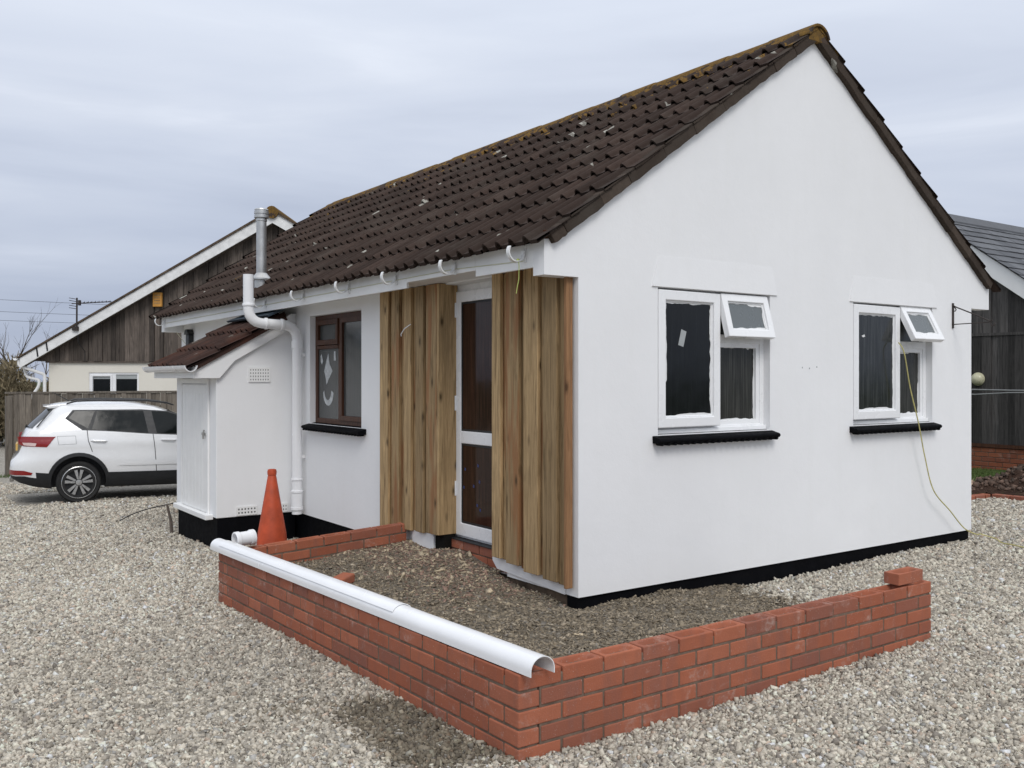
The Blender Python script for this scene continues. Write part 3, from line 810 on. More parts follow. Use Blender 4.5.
# ---- flue
fx,fy=3.59,9.87
mb=MB(); mb.lathe([(.075,2.44),(.075,2.60),(.054,2.61),(.054,3.235),(.060,3.24),(.060,3.26),(.054,3.262),(.054,3.27),(.078,3.275),(.078,3.30),(.070,3.302),(.070,3.315),(.078,3.317),(.078,3.345),(.070,3.347),(.070,3.358),(.075,3.36),(.070,3.372),(0,3.374)],(fx,fy,0),24)
fl=mb.build('flue',M['steel'],H0,smooth=True)
mb=MB(); mb.lathe([(.055,2.675),(.105,2.615),(.105,2.60),(.056,2.60)],(fx,fy,0),24); mb.build('flue_collar',M['steel'],fl,smooth=True)
mb=MB(); nx_=math.sin(SL)
mb.add([(fx-.16,fy-.16,2.40),(fx-.16,fy+.18,2.40),(fx+.14,fy+.18,2.615),(fx+.14,fy-.16,2.615),(fx-.16,fy-.16,2.43),(fx-.16,fy+.18,2.43),(fx+.14,fy+.18,2.645),(fx+.14,fy-.16,2.645)],[(4,5,6,7),(0,1,5,4),(1,2,6,5),(2,3,7,6),(3,0,4,7)])
mb.build('flue_flashing',M['steel'],fl)

# ---- downpipe with swan neck
def path(corners,rad,n=7):
    out=[Vector(corners[0])]
    for i in range(1,len(corners)-1):
        p=Vector(corners[i]); a=(Vector(corners[i-1])-p).normalized(); b=(Vector(corners[i+1])-p).normalized()
        for k in range(n+1):
            t=k/n; out.append((p+a*rad)*(1-t)**2+2*p*t*(1-t)+(p+b*rad)*t*t)
    out.append(Vector(corners[-1])); return out
px,py_=3.62,8.94
mb=MB(); mb.tube(path([(3.12,py_,2.545),(3.12,py_,2.075),(px,py_-.005,2.06),(px,py_,.16)],.155),.050,16)
dp=mb.build('downpipe',M['pvc_pipe'],H0,smooth=True)
def collar(p0,p1,r=.058):
    c=MB(); c.tube([p0,p1],r,18); c.build('pipe_collar',M['pvc_pipe'],dp,smooth=True,bevel=.004)
collar((3.12,py_,2.235),(3.12,py_,2.262)); collar((3.285,py_,2.071),(3.31,py_,2.071)); collar((3.445,py_-.004,2.066),(3.475,py_-.004,2.065))
collar((px,py_,1.83),(px,py_,1.905),.056); collar((px,py_,.50),(px,py_,.52),.058); collar((px,py_,.375),(px,py_,.40),.062); collar((px,py_,.20),(px,py_,.235),.062); collar((px,py_,.235),(px,py_,.375),.056)
for zz in (1.75,.72):
    c=MB(); c.box(px+.045,XW-.001,py_-.02,py_+.02,zz,zz+.03); c.build('pipe_clip',M['upvc_old'],dp)

# ---- hanging basket bracket on the gable
bx_=7.996
mb=MB(); mb.box(bx_-.011,bx_+.011,YG-.010,YG-.001,1.975,2.20)
mb.tube([(bx_,YG-.012,2.175),(bx_,YG-.04,2.16),(bx_,YG-.20,2.09),(bx_,YG-.335,2.025),(bx_,YG-.36,2.03)],.006,6)
mb.tube([(bx_,YG-.012,2.010),(bx_,YG-.33,2.015)],.005,6)
mb.tube([(bx_,YG-.018,2.165),(bx_,YG-.035,2.14),(bx_,YG-.02,2.125)],.005,6)
mb.tube([(bx_,YG-.335,2.025),(bx_,YG-.355,1.98),(bx_,YG-.375,1.985),(bx_,YG-.378,2.005)],.006,6)
mb.build('basket_bracket',M['darksteel'],H0)

for dx,dz in ((5.90,1.612),(5.985,1.606),(6.075,1.618)):
    mb=MB(); mb.lathe([(0,-.0025),(.005,-.002),(.007,0)],(dx,YG,dz),8,axis='y'); mb.build('wall_plug',M['filmgrey'],H0)
# ---- lean-to store on the side wall
LX,LY0,LY1=2.876,9.16,10.55
mb=MB(); LS=math.atan(.56)
mb.prism([(LX,.15),(XW-.002,.15),(XW-.002,2.20),(3.58,2.16),(LX,1.735)],XZ,LY0,LY1)
lt=mb.build('lean_to',M['render'],H0,bevel=.006)
mb=MB(); mb.box(LX+.014,XW-.004,LY0+.014,LY1-.014,-.55,.149); mb.build('plinth',M['black'],lt)
# white boxed verge and eaves
mb=MB(); mb.prism([(2.645,1.527),(2.896,1.529),(3.046,1.703),(3.64,2.045),(3.64,2.195),(3.47,2.10),(2.645,1.645)],XZ,LY0-.045,LY0-.001)
mb.build('bargeboard',M['render_trim'],lt,bevel=.003)
mb=MB(); mb.box(2.66,LX-.001,LY0,LY1+.1,1.530,1.66); mb.build('eaves_box',M['whitepaint'],lt,bevel=.003)
tl=MB()
roof_tiles(tl,lambda s,y,h:(3.56-s*math.cos(LS)-h*math.sin(LS),y,2.165-s*math.sin(LS)+h*math.cos(LS)),1.07,LY0-.09,LY1-.03,3,seed=5)
tl.build('roof',M['tile_red'],lt,recalc=False)
mb=MB(); P=lambda s,h:(3.56-s*math.cos(LS)-h*math.sin(LS),2.165-s*math.sin(LS)+h*math.cos(LS))
mb.prism([P(0,.005),P(1.05,.005),P(1.05,-.045),P(0,-.045)],XZ,LY0-.07,LY1-.05); mb.build('roof_batten',M['tile_red'],lt)
mb=MB(); mb.prism([(3.38,2.150),(3.60,2.255),(3.60,2.262),(3.36,2.165)],XZ,LY0-.08,LY1-.2); mb.build('flashing',M['lead'],lt)
# gutter on the lean-to
def gutter_profile(c,r,t,up=True):
    a0,a1=(R(180),R(360)) if up else (R(0),R(180))
    return arc(c[0],c[1],r,a0,a1,14)+arc(c[0],c[1],r-t,a1,a0,14)
mb=MB(); gc=(2.600,1.652); mb.prism(gutter_profile(gc,.058,.004),XZ,LY0-.11,LY1+.12)
for q in (LY0-.11,LY0+.30,LY1+.08): mb.prism(gutter_profile(gc,.062,.0035),XZ,q,q+.035)
mb.build('gutter',M['pvc_pipe'],lt,smooth=True)
# boarded door, frame and white sill
D=(9.41,10.27,.17,1.475)
mb=MB(); mb.ring(D[0]-.05,D[1]+.05,D[2],D[3]+.05,.045,YZ,LX-.024,LX-.002,ws=(.05,.05,.0,.05)); mb.build('door_frame',M['whitepaint'],lt,bevel=.003)
mb=MB(); n=7; wd=(D[1]-D[0]-.012)/n
for k in range(n): mb.box(LX-.020,LX-.003,D[0]+.006+k*wd+.003,D[0]+.006+(k+1)*wd-.003,D[2]+.01,D[3]-.008)
mb.box(LX-.012,LX-.002,D[0]+.01,D[1]-.01,D[2]+.012,D[3]-.01)
mb.box(LX-.0235,LX-.0195,D[0]+.02,D[1]-.02,D[3]-.10,D[3]-.02)
dd=mb.build('door',M['whitepaint'],lt,bevel=.003)
mb=MB(); mb.box(LX-.032,LX-.0205,D[0]+.0,D[0]+.13,.955,.98); mb.tube([(LX-.04,D[0]+.02,1.01),(LX-.045,D[0]+.03,.96),(LX-.04,D[0]+.04,.92)],.010,8); mb.build('latch',M['steel'],dd)
mb=MB(); mb.box(LX-.075,LX+.004,9.27,10.42,.125,.175); mb.build('sill',M['whitepaint'],lt,bevel=.005)
# air bricks
def vent(x0,x1,z0,z1,nx,nz,parent,m):
    b=MB(); b.box(x0,x1,LY0-.009,LY0-.003,z0,z1,1)
    sx=(x1-x0)/nx; sz=(z1-z0)/nz
    for i in range(nx+1): b.box(x0+i*sx-.008,x0+i*sx+.008,LY0-.013,LY0-.002,z0-.006,z1+.006,0)
    for j in range(nz+1): b.box(x0-.0055,x1+.0055,LY0-.0125,LY0-.0025,z0+j*sz-.009,z0+j*sz+.009,0)
    b.build('air_vent',[m,M['vent_hole_shade']],parent)
M['vent_hole_shade']=m_plain('vent_shadow_grey',(.12,.12,.115),.9)  # grey back plate carries the shade of the vent holes
vent(3.205,3.410,1.500,1.630,8,4,lt,M['whitepaint'])
vent(3.081,3.275,.170,.240,6,2,lt,M['whitepaint']); vent(3.521,3.60,.170,.240,3,2,lt,M['whitepaint'])
# small dark lantern and wall side light on the far wall above the lean-to
mb=MB(); mb.box(XW-.07,XW-.002,12.75,12.89,1.94,2.12); mb.prism([(12.72,2.12),(12.92,2.12),(12.86,2.19),(12.78,2.19)],YZ,XW-.09,XW-.002); mb.build('wall_lantern',M['carblack'],H0,bevel=.01)
# ------------------------------------------------------------------ garden wall
def brick_piece(mb,tf,L,Wd,Hh,frog=False,mi=0):
    """brick in local coords 0..L, 0..Wd, 0..Hh"""
    j=lambda:rnd.uniform(-.0012,.0012)
    B=[(j(),j(),0),(L+j(),j(),0),(L+j(),Wd+j(),0),(j(),Wd+j(),0)]
    T=[(B[i][0]+j()*.5,B[i][1]+j()*.5,Hh+j()) for i in range(4)]
    if not frog:
        mb.add([tf(*p) for p in B+T],[(3,2,1,0),(4,5,6,7),(0,1,5,4),(1,2,6,5),(2,3,7,6),(3,0,4,7)],mi); return
    n=16
    cx,cy=L/2,Wd/2; rx,ry=L*.40,Wd*.36
    outer=[];inn=[];deep=[]
    for k in range(n):
        a=2*math.pi*(k+.5)/n; ca,sa=math.cos(a),math.sin(a)
        sc=min(cx/abs(ca) if abs(ca)>1e-6 else 9,cy/abs(sa) if abs(sa)>1e-6 else 9)
        # snap to the four corners
        ox,oy=cx+ca*sc,cy+sa*sc
        if k in (1,2): pass
        e=(abs(ca)**4+abs(sa)**4)**-.25
        inn.append((cx+rx*ca*e,cy+ry*sa*e,Hh-.001)); deep.append((cx+rx*.80*ca*e,cy+ry*.72*sa*e,Hh-.030))
    base=[tf(*p) for p in B+T]+[tf(*p) for p in inn]+[tf(*p) for p in deep]
    I=lambda k:8+k%n; D=lambda k:8+n+k%n
    fs=[(3,2,1,0),(0,1,5,4),(1,2,6,5),(2,3,7,6),(3,0,4,7)]
    q=n//4
    # corners of the top: 4=(0,0) 5=(L,0) 6=(L,W) 7=(0,W); ellipse index 0 is at angle>0
    cor={0:6,1:7,2:4,3:5}
    for s in range(4):
        ks=[s*q+i for i in range(q)]                       # quadrant s faces corner cor[s]
        for a,b in zip(ks[:-1],ks[1:]): fs.append((cor[s],I(b),I(a)))
        fs.append((cor[s],cor[(s+1)%4],I(ks[-1]+1),I(ks[-1])))
    for k in range(n): fs.append((I(k),I(k+1),D(k+1),D(k)))
    mb.add(base,fs,mi)
    mb.add([base[D(k)] for k in range(n)],[list(range(n))],2)

GWX,GWY=2.153,3.022; BT=.1025
def off_left(x,y): return -.0212*(y-GWY)
def off_back(x,y): return -.080+.078*(x-2.153)/1.47
Z0=-.10; CP=.075; NC=6                   # six courses, the lowest half buried
def run(mb,axis_,a0,a1,cross,inset_parity,off,both=True,top_frog=True):
    """bricks along axis ('x' or 'y') from a0 to a1"""
    for c in range(NC):
        par=(NC-1-c)%2
        a=a0 + (BT+.01 if par==inset_parity else 0)
        end=a1 - (0 if not both else (BT+.01 if par!=inset_parity else 0))
        first=True
        while a<end-.02:
            L=.215
            if a+L>end-.03: L=end-a
            zb=Z0+c*CP+.005
            o=rnd.uniform(-.0018,.0018); 
            if axis_=='x': tf=lambda u,v,h,a=a,o=o,zb=zb:(a+u,cross+v+o,zb+h+off(a+u,cross))
            else:          tf=lambda u,v,h,a=a,o=o,zb=zb:(cross+v+o,a+u,zb+h+off(cross,a+u))
            brick_piece(mb,tf,L,BT,.065,frog=(c==NC-1 and top_frog and L>.15))
            a+=L+.010
gw=MB()
run(gw,'y',GWY,6.806,GWX,0,off_left)
run(gw,'x',GWX,5.086,GWY,1,lambda x,y:.0035*(x-GWX),both=False)
run(gw,'x',GWX,3.655,6.806-BT,0,off_back,both=False)
# mortar cores
def core(p0,p1,ax,cross,off):
    n=12
    for i in range(n):
        a,b=p0+(p1-p0)*i/n,p0+(p1-p0)*(i+1)/n
        zt=Z0+NC*CP-.030
        if ax=='x':
            vs=[(x,y,(Z0-.1 if z==0 else zt+off(x,cross))) for x in (a,b) for y in (cross+.0035,cross+BT-.0035) for z in (0,1)]
        else:
            vs=[(x,y,(Z0-.1 if z==0 else zt+off(cross,y))) for x in (cross+.0035,cross+BT-.0035) for y in (a,b) for z in (0,1)]
        gw.add(vs,[(0,1,3,2),(4,6,7,5),(0,4,5,1),(2,3,7,6),(0,2,6,4),(1,5,7,3)],1)
core(GWY+.0055,6.80,'y',GWX,off_left); core(GWX+BT+.003,5.078,'x',GWY,lambda x,y:.0035*(x-GWX)); core(GWX+BT+.003,3.65,'x',6.806-BT,off_back)
W0=gw.build('garden_wall',[M['brick'],M['mortar'],M['frog_dirt_shade']],bevel=.005,seg=2)
tag(W0,'low red brick garden wall of five courses round the stony bed','wall')

# loose brick lying on the end of the wall
mb=MB()
def lb(u,v,h): 
    a=R(-4); t=.035; x=u-.105; y=v-.05
    return (4.885+x*math.cos(a)-y*math.sin(a), 3.070+x*math.sin(a)+y*math.cos(a), .368+h+x*t)
brick_piece(mb,lb,.215,.1025,.065,True)
tag(mb.build('brick',[M['brick'],M['mortar'],M['frog_dirt_shade']],bevel=.004,seg=2),'loose red brick lying on top of the garden wall end','brick')
mb=MB()
def lb(u,v,h):
    a=R(28); x=u-.09; y=v-.05; h=h+.012
    return (2.70+x*math.cos(a)-y*math.sin(a), 5.86+x*math.sin(a)+y*math.cos(a), bzs+h+x*.12-.01)
bzs=float(bz(np.array(2.7),np.array(5.86)))
brick_piece(mb,lb,.165,.1025,.062,False)
tag(mb.build('brick',M['brick'],bevel=.012,seg=3),'broken red brick half sunk in the stony soil bed','brick')

# gutter lengths lying upside down on the wall
def lay_gutter(y0,y1,rad,seg_shift,label,amax=math.pi):
    mb=MB()
    n=1; ym=[y0,y1]
    def ctr(y): 
        return 2.222-.040*(y-3.0)/3.8+seg_shift[0], Z0+NC*CP+off_left(0,y)+.005+seg_shift[1]
    vs=[]; 
    prof=[(rad,-.02)]+[(rad*math.cos(a),rad*.93*math.sin(a)) for a in [amax*k/18 for k in range(19)]]+([(-rad,-.02)] if amax>3.1 else [])
    pin=[(p*(rad-.0035)/rad,q if q<0 else q*(rad-.0035)/rad) for p,q in prof[::-1]]
    pr=prof+pin; m=len(pr)
    for y in ym:
        cx,cz=ctr(y); vs+=[(cx+p,y,cz+q+.016) for p,q in pr]
    fs=[[i*m+k,i*m+(k+1)%m,(i+1)*m+(k+1)%m,(i+1)*m+k] for i in range(n) for k in range(m)]
    h=len(prof)
    for e in (0,n):
        for k in range(h-1): fs.append([e*m+k,e*m+k+1,e*m+m-2-k,e*m+m-1-k])
    mb.add(vs,fs)
    o=mb.build('gutter_length',M['pvc_pipe'],smooth=True,angle=50); return tag(o,label,'gutter')
lay_gutter(2.955,6.90,.060,(0,0),'long white half round gutter lying upside down along the garden wall')
lay_gutter(4.10,6.72,.0645,(.0,.002),'shorter white gutter length lapped on top of the long one',R(152))

# pipe coupler on the back wall
c0=Vector((2.275,6.756,Z0+NC*CP+off_back(2.4,0)+.062)); ax=Vector((1,.10,.045)).normalized()
t=thing('pipe_coupler','short white pipe coupler with two collars lying on the garden wall','pipe coupler',(c0.x,c0.y,c0.z-.062))
def hollow(mb,p0,p1,ro,ri,n=28):
    p0=Vector(p0);p1=Vector(p1);d=(p1-p0).normalized();a=d.orthogonal().normalized();b=d.cross(a)
    vs=[]
    for p,r in ((p0,ro),(p1,ro),(p1,ri),(p0,ri)): vs+=[p+(a*math.cos(2*math.pi*k/n)+b*math.sin(2*math.pi*k/n))*r for k in range(n)]
    fs=[[i*n+k,i*n+(k+1)%n,((i+1)%4)*n+(k+1)%n,((i+1)%4)*n+k] for i in range(4) for k in range(n)]
    mb.add(vs,fs)
mb=MB(); hollow(mb,c0-ax*.02,c0+ax*.125,.051,.047); mb.build('barrel',M['pvc_pipe'],t,smooth=True)
for q in (-.02,.095):
    mb=MB(); hollow(mb,c0+ax*q,c0+ax*(q+.036),.058,.048); mb.build('collar',M['pvc_pipe'],t,smooth=True,bevel=.004)

# traffic cone
kz=float(gz(3.02,8.05)); t=thing('traffic_cone','faded orange traffic cone standing behind the garden wall by the lean-to','cone',(3.025,8.05,kz))
mb=MB(); 
prof=[(.158,.035),(.150,.05),(.146,.15),(.135,.25),(.118,.33),(.040,.715),(.037,.72),(.043,.722),(.045,.745),(.040,.765),(.028,.768),(.024,.75),(.0,.75)]
prof=[(a*.92,b*1.09) for a,b in prof]; mb.lathe(prof,(3.025,8.05,kz),28); mb.build('cone_body',M['orange'],t,smooth=True)
mb=MB()
oc=[(.19*sx+dx,.19*sy+dy) for sx,sy,dx,dy in ((1,1,0,-.06),(1,1,-.06,0),(-1,1,.06,0),(-1,1,0,-.06),(-1,-1,0,.06),(-1,-1,.06,0),(1,-1,-.06,0),(1,-1,0,.06))]
mb.prism(oc,lambda u,v,a:(3.025+u,8.05+v,a),kz-.01,kz+.04); mb.build('cone_base',M['orange'],t,bevel=.008)

# cord from the open vent to the ground
pts=[Vector(p) for p in ((7.12,4.52,1.83),(7.14,4.48,1.74),(7.22,4.475,1.45),(7.32,4.460,1.145),(7.43,4.47,.86),(7.56,4.47,.57),(7.82,4.47,.37),(8.06,4.46,.185),(8.22,4.38,.118),(8.27,4.30,.092),(8.16,4.20,.085),(8.13,4.08,.084),(8.10,3.97,.083),(8.12,3.85,.082),(8.40,3.70,.08),(8.8,3.6,.08))]
def smooth_path(P,n=8):
    o=[]
    for i in range(len(P)-1):
        p0,p1,p2,p3=P[max(i-1,0)],P[i],P[i+1],P[min(i+2,len(P)-1)]
        for k in range(n):
            t=k/n; o.append(.5*((2*p1)+(p2-p0)*t+(2*p0-5*p1+4*p2-p3)*t*t+(3*p1-p0-3*p2+p3)*t**3))
    o.append(P[-1]); return o
mb=MB(); mb.tube([q+Vector((0,0,.012 if q.z<.13 else 0)) for q in smooth_path(pts)],.005,6)
tag(mb.build('cord',M['cord'],smooth=True),'thin yellow cord hanging from the open vent down to the gravel','cord')
# builder's line along the fascia and its loose lime tail
mb=MB(); mb.tube([(3.425,4.745,2.268),(3.424,5.6,2.297),(3.424,7.4,2.290),(3.42,10.5,2.283),(3.42,13.1,2.28)],.0028,5)
mb.build
bl=mb.build('string_line',M['paleline']); tag(bl,'pale builder\'s string stretched along the white fascia','string')
mb=MB(); mb.tube([(3.372,4.735,2.275),(3.372,4.73,2.23),(3.374,4.735,2.15),(3.368,4.745,2.095),(3.366,4.752,2.06)],.0026,6)
mb.lathe([(0,-.012),(.012,-.006),(.013,.004),(.0,.012)],(3.372,4.742,2.268),8)
tag(mb.build('lime_string',M['lime']),'short lime green string tied to the last gutter bracket','string')
mb=MB(); mb.tube([(3.60,13.22,2.165),(3.66,13.0,2.0),(3.69,12.9,1.9)],.004,5); tag(mb.build('eaves_wire',M['paleline']),'thin pale wire slanting under the far eaves of the bungalow','wire')

# dark stake and cable by the lean-to
mb=MB(); mb.tube([(2.845,10.62,-.22),(2.835,10.64,-.05),(2.80,10.66,.13)],[.022,.017,.012],7); tag(mb.build('wooden_stake',M['dark_wood']),'short dark stake leaning at the lean-to corner','stake')
mb=MB(); mb.tube(smooth_path([Vector((2.66,12.3,-.245)),Vector((2.9,12.5,-.19)),Vector((3.2,12.75,-.17)),Vector((3.7,13.1,-.16))]),.007,6); tag(mb.build('ground_cable',M['cable'],smooth=True),'thin dark cable lying on the gravel beside the lean-to','cable')
# ------------------------------------------------------------------ parked car
CX,CY,CZ=1.86,16.77,-.432       # rear, centre line, ground
car=thing('parked_car','white family car parked in front of the grey board fence','car',(CX+2.1,CY,CZ))
PITCH=-.012
def cw(s,y,z): return (CX+s,CY+y,CZ+z+PITCH*(s-.97))
def lin(x,xs,ys): return float(np.interp(x,xs,ys))
def pw(s): return lin(s,[0,.04,.10,.20,.35,.55,.9,1.4,3.2,3.7,4.0,4.2,4.3,4.36],[.60,.70,.77,.83,.875,.90,.918,.92,.92,.905,.86,.78,.68,.58])
def pz(z): return lin(z,[.2,.28,.36,.47,.60,.70,.80,.90,.965,.975,1.05,1.12,1.18],[.86,.93,.965,.985,1.0,.998,.985,.982,.985,.972,.95,.925,.90])
def belt(s): return lin(s,[0,.05,.12,.2,.9,1.4,2.0,2.6,3.0,3.3,3.8,4.15,4.3,4.36],[.70,.80,1.0,1.125,1.145,1.12,1.07,1.04,1.02,.995,.95,.86,.76,.68])
def zbot(s): return lin(s,[0,.1,.3,.55,3.7,4.1,4.36],[.40,.33,.27,.235,.235,.27,.34])
def shift(s,z):
    sh=lin(z,[.25,.34,.46,.56,.66,.72,.80,.95,1.05,1.10,1.2],[.10,.05,.0,.0,.015,.07,.10,.10,.085,.11,.18])
    return sh*max(0,1-s/.6)
def hw(s,z): return pw(s)*pz(z)
lev=[0,.035,.09,.17,.27,.38,.46,.50,.56,.63,.70,.78,.85,.905,.93,.96,1.0]
ss=sorted(set(list(np.linspace(0,.6,16))+list(np.linspace(.6,3.7,26))+list(np.linspace(3.7,4.36,14))))
mb=MB(); rows=[]
for s in ss:
    zb,zt=zbot(s),belt(s); row=[]
    for l in lev:
        z=zb+(zt-zb)*l; row.append((s+shift(s,z),-hw(s,z),z))
    n=len(row)
    full=[(s+shift(s,zb),0,zb),(s+shift(s,zb),-hw(s,zb)*.6,zb)]+row+[(s+shift(s,zt),-hw(s,zt)*.55,zt+.012),(s+shift(s,zt),0,zt+.016)]
    full+= [(a,-b,c) for a,b,c in full[-2:0:-1]]
    rows.append(full)
m=len(rows[0]); vs=[cw(*p) for r_ in rows for p in r_]; fs=[];ms_=[]
mb.v=vs
for i in range(len(rows)-1):
    for k in range(m):
        mb.f.append([i*m+k,i*m+(k+1)%m,(i+1)*m+(k+1)%m,(i+1)*m+k])
        zz=(rows[i][k][2]+rows[i][(k+1)%m][2])/2
        mb.m.append(1 if zz<.455 else 0)
h=m//2
for e,rev in ((0,0),(len(rows)-1,1)):
    for k in range(1,h):
        a,b,c,d=e*m+k-1,e*m+k,e*m+(m-k)%m,e*m+(m-k+1)%m
        q=[a,b,c,d] if len({a,b,c,d})==4 else ([a,b,c] if len({a,b,c})==3 else [b,c,d])
        zz=(rows[e][k-1][2]+rows[e][k][2])/2
        mb.f.append(q); mb.m.append(1 if zz<.455 else 0)
    mb.f.append([e*m+h-1,e*m+h,e*m+h+1]); mb.m.append(0)
tub=mb.build('body',[M['carpaint'],M['carblack']],car,smooth=True,angle=28)
WS=.965; WZ=.325; FS=WS+2.63
def wheel_cut(s,side):
    b=MB(); n=36; y0,y1=(-1.1,-.62) if side<0 else (.62,1.1)
    vs=[]
    for y in (y0,y1): vs+=[cw(s+.395*math.cos(2*math.pi*k/n),y,WZ+.02+.395*math.sin(2*math.pi*k/n)) for k in range(n)]
    fs=[[k,(k+1)%n,n+(k+1)%n,n+k] for k in range(n)]+[list(range(n)),list(range(n,2*n))]
    b.add(vs,fs,1); return b
cut=MB()
for s in (WS,FS):
    for sd in (-1,1):
        q=wheel_cut(s,sd); cut.add(q.v,q.f,1)
cutter=cut.build('wheel_well',[M['carpaint'],M['carblack']])
bo=tub.modifiers.new('wells','BOOLEAN'); bo.operation='DIFFERENCE'; bo.solver='EXACT'; bo.object=cutter
try: bo.material_mode='INDEX'
except Exception: pass
bpy.context.view_layer.update()
dg=bpy.context.evaluated_depsgraph_get(); nm=bpy.data.meshes.new_from_object(tub.evaluated_get(dg))
tub.modifiers.clear(); old=tub.data; tub.data=nm; nm.name='body'; bpy.data.meshes.remove(old)
bpy.data.objects.remove(cutter)
# greenhouse
def gw_(z): return lin(z,[1.0,1.10,1.44,1.50,1.545,1.575],[.862,.815,.655,.615,.545,.42])
def gr(z): return lin(z,[1.0,1.10,1.19,1.49,1.53,1.56,1.575],[.14,.18,.24,.545,.56,.68,.85])
def gf(z): return lin(z,[1.0,1.10,1.44,1.50,1.545,1.575],[3.30,3.12,2.36,2.2,2.0,1.85])
glv=[1.0,1.06,1.12,1.19,1.25,1.31,1.38,1.44,1.47,1.50,1.525,1.545,1.562,1.575]
def outline(z):
    a,b,w=gr(z),gf(z),gw_(z); o=[]
    for t in np.linspace(-1,1,9): o.append((a+.10*abs(t)**3*1.0,t*w*.86))
    o+= [(a+.17,w*.95),(a+.27,w*.985),(a+.40,w)]
    for t in (.25,.5,.75,.9): o.append((a+.4+(b-a-.8)*t,w))
    o+= [(b-.35,w*.985),(b-.2,w*.95)]
    for t in np.linspace(1,-1,7): o.append((b-.10*abs(t)**3,t*w*.86))
    o+= [(b-.2,-w*.95),(b-.35,-w*.985)]
    for t in (.9,.75,.5,.25): o.append((a+.4+(b-a-.8)*t,-w))
    o+= [(a+.40,-w),(a+.27,-w*.985),(a+.17,-w*.95)]
    return o
mb=MB(); n=len(outline(1.1))
for z in glv: mb.v+=[cw(s,y,z) for s,y in outline(z)]
for i in range(len(glv)-1):
    for k in range(n): mb.f.append([i*n+k,i*n+(k+1)%n,(i+1)*n+(k+1)%n,(i+1)*n+k]); mb.m.append(0)
b=(len(glv)-1)*n; o=outline(1.575); cen=len(mb.v); mb.v.append(cw(1.4,0,1.597))
for k in range(n): mb.f.append([b+k,b+(k+1)%n,cen]); mb.m.append(0)
mb.build('roof',M['carpaint'],car,smooth=True,angle=40)
def side_patch(mb,poly,off,side=-1,fn=None):
    f=fn or (lambda s,z:gw_(z))
    mb.prism(poly,lambda s,z,a:cw(s,side*(f(s,z)+a),z),off-.004,off)
for sd in (-1,1):
    b=MB(); side_patch(b,[(.775,1.325),(.885,1.455),(1.9,1.462),(2.32,1.435),(2.50,1.38),(3.0,1.10),(2.96,1.02),(2.1,1.035),(1.05,1.115)],.006,sd); b.build('window_trim',M['carblack'],car)
    for poly in ([(.825,1.328),(.915,1.437),(1.205,1.44),(1.10,1.163)],[(1.245,1.44),(1.93,1.437),(1.995,1.085),(1.155,1.150)],[(2.055,1.434),(2.30,1.42),(2.46,1.37),(2.93,1.09),(2.90,1.062),(2.125,1.076)]):
        b=MB(); side_patch(b,poly,.009,sd); b.build('window',M['carglass'],car)
def tub_patch(poly_top,poly_bot,off,sd,name,mat,n=14,parent=car,thick=.006):
    """band between two polylines in (s,z) following the body side, rear corner included"""
    b=MB(); T=[];B=[]
    def at(pl,t):
        L=len(pl)-1; i=min(int(t*L),L-1); u=t*L-i
        return (pl[i][0]*(1-u)+pl[i+1][0]*u,pl[i][1]*(1-u)+pl[i+1][1]*u)
    G=[]
    for i in range(n+1):
        r_=[]
        for j in range(6):
            (s0,z0),(s1,z1)=at(poly_bot,i/n),at(poly_top,i/n); s=s0+(s1-s0)*j/5; z=z0+(z1-z0)*j/5
            nx_=(hw(s+.02,z)-hw(max(0,s-.02),z))/.04
            l=math.hypot(1,nx_); r_.append((s+shift(s,z)-off*nx_/l,sd*(hw(s,z)+off/l),z))
        G.append(r_)
    vs=[cw(*p) for r_ in G for p in r_]
    b.add(vs,[[i*6+j,i*6+j+1,(i+1)*6+j+1,(i+1)*6+j] for i in range(n) for j in range(5)])
    return b.build(name,mat,parent,smooth=True,recalc=False)
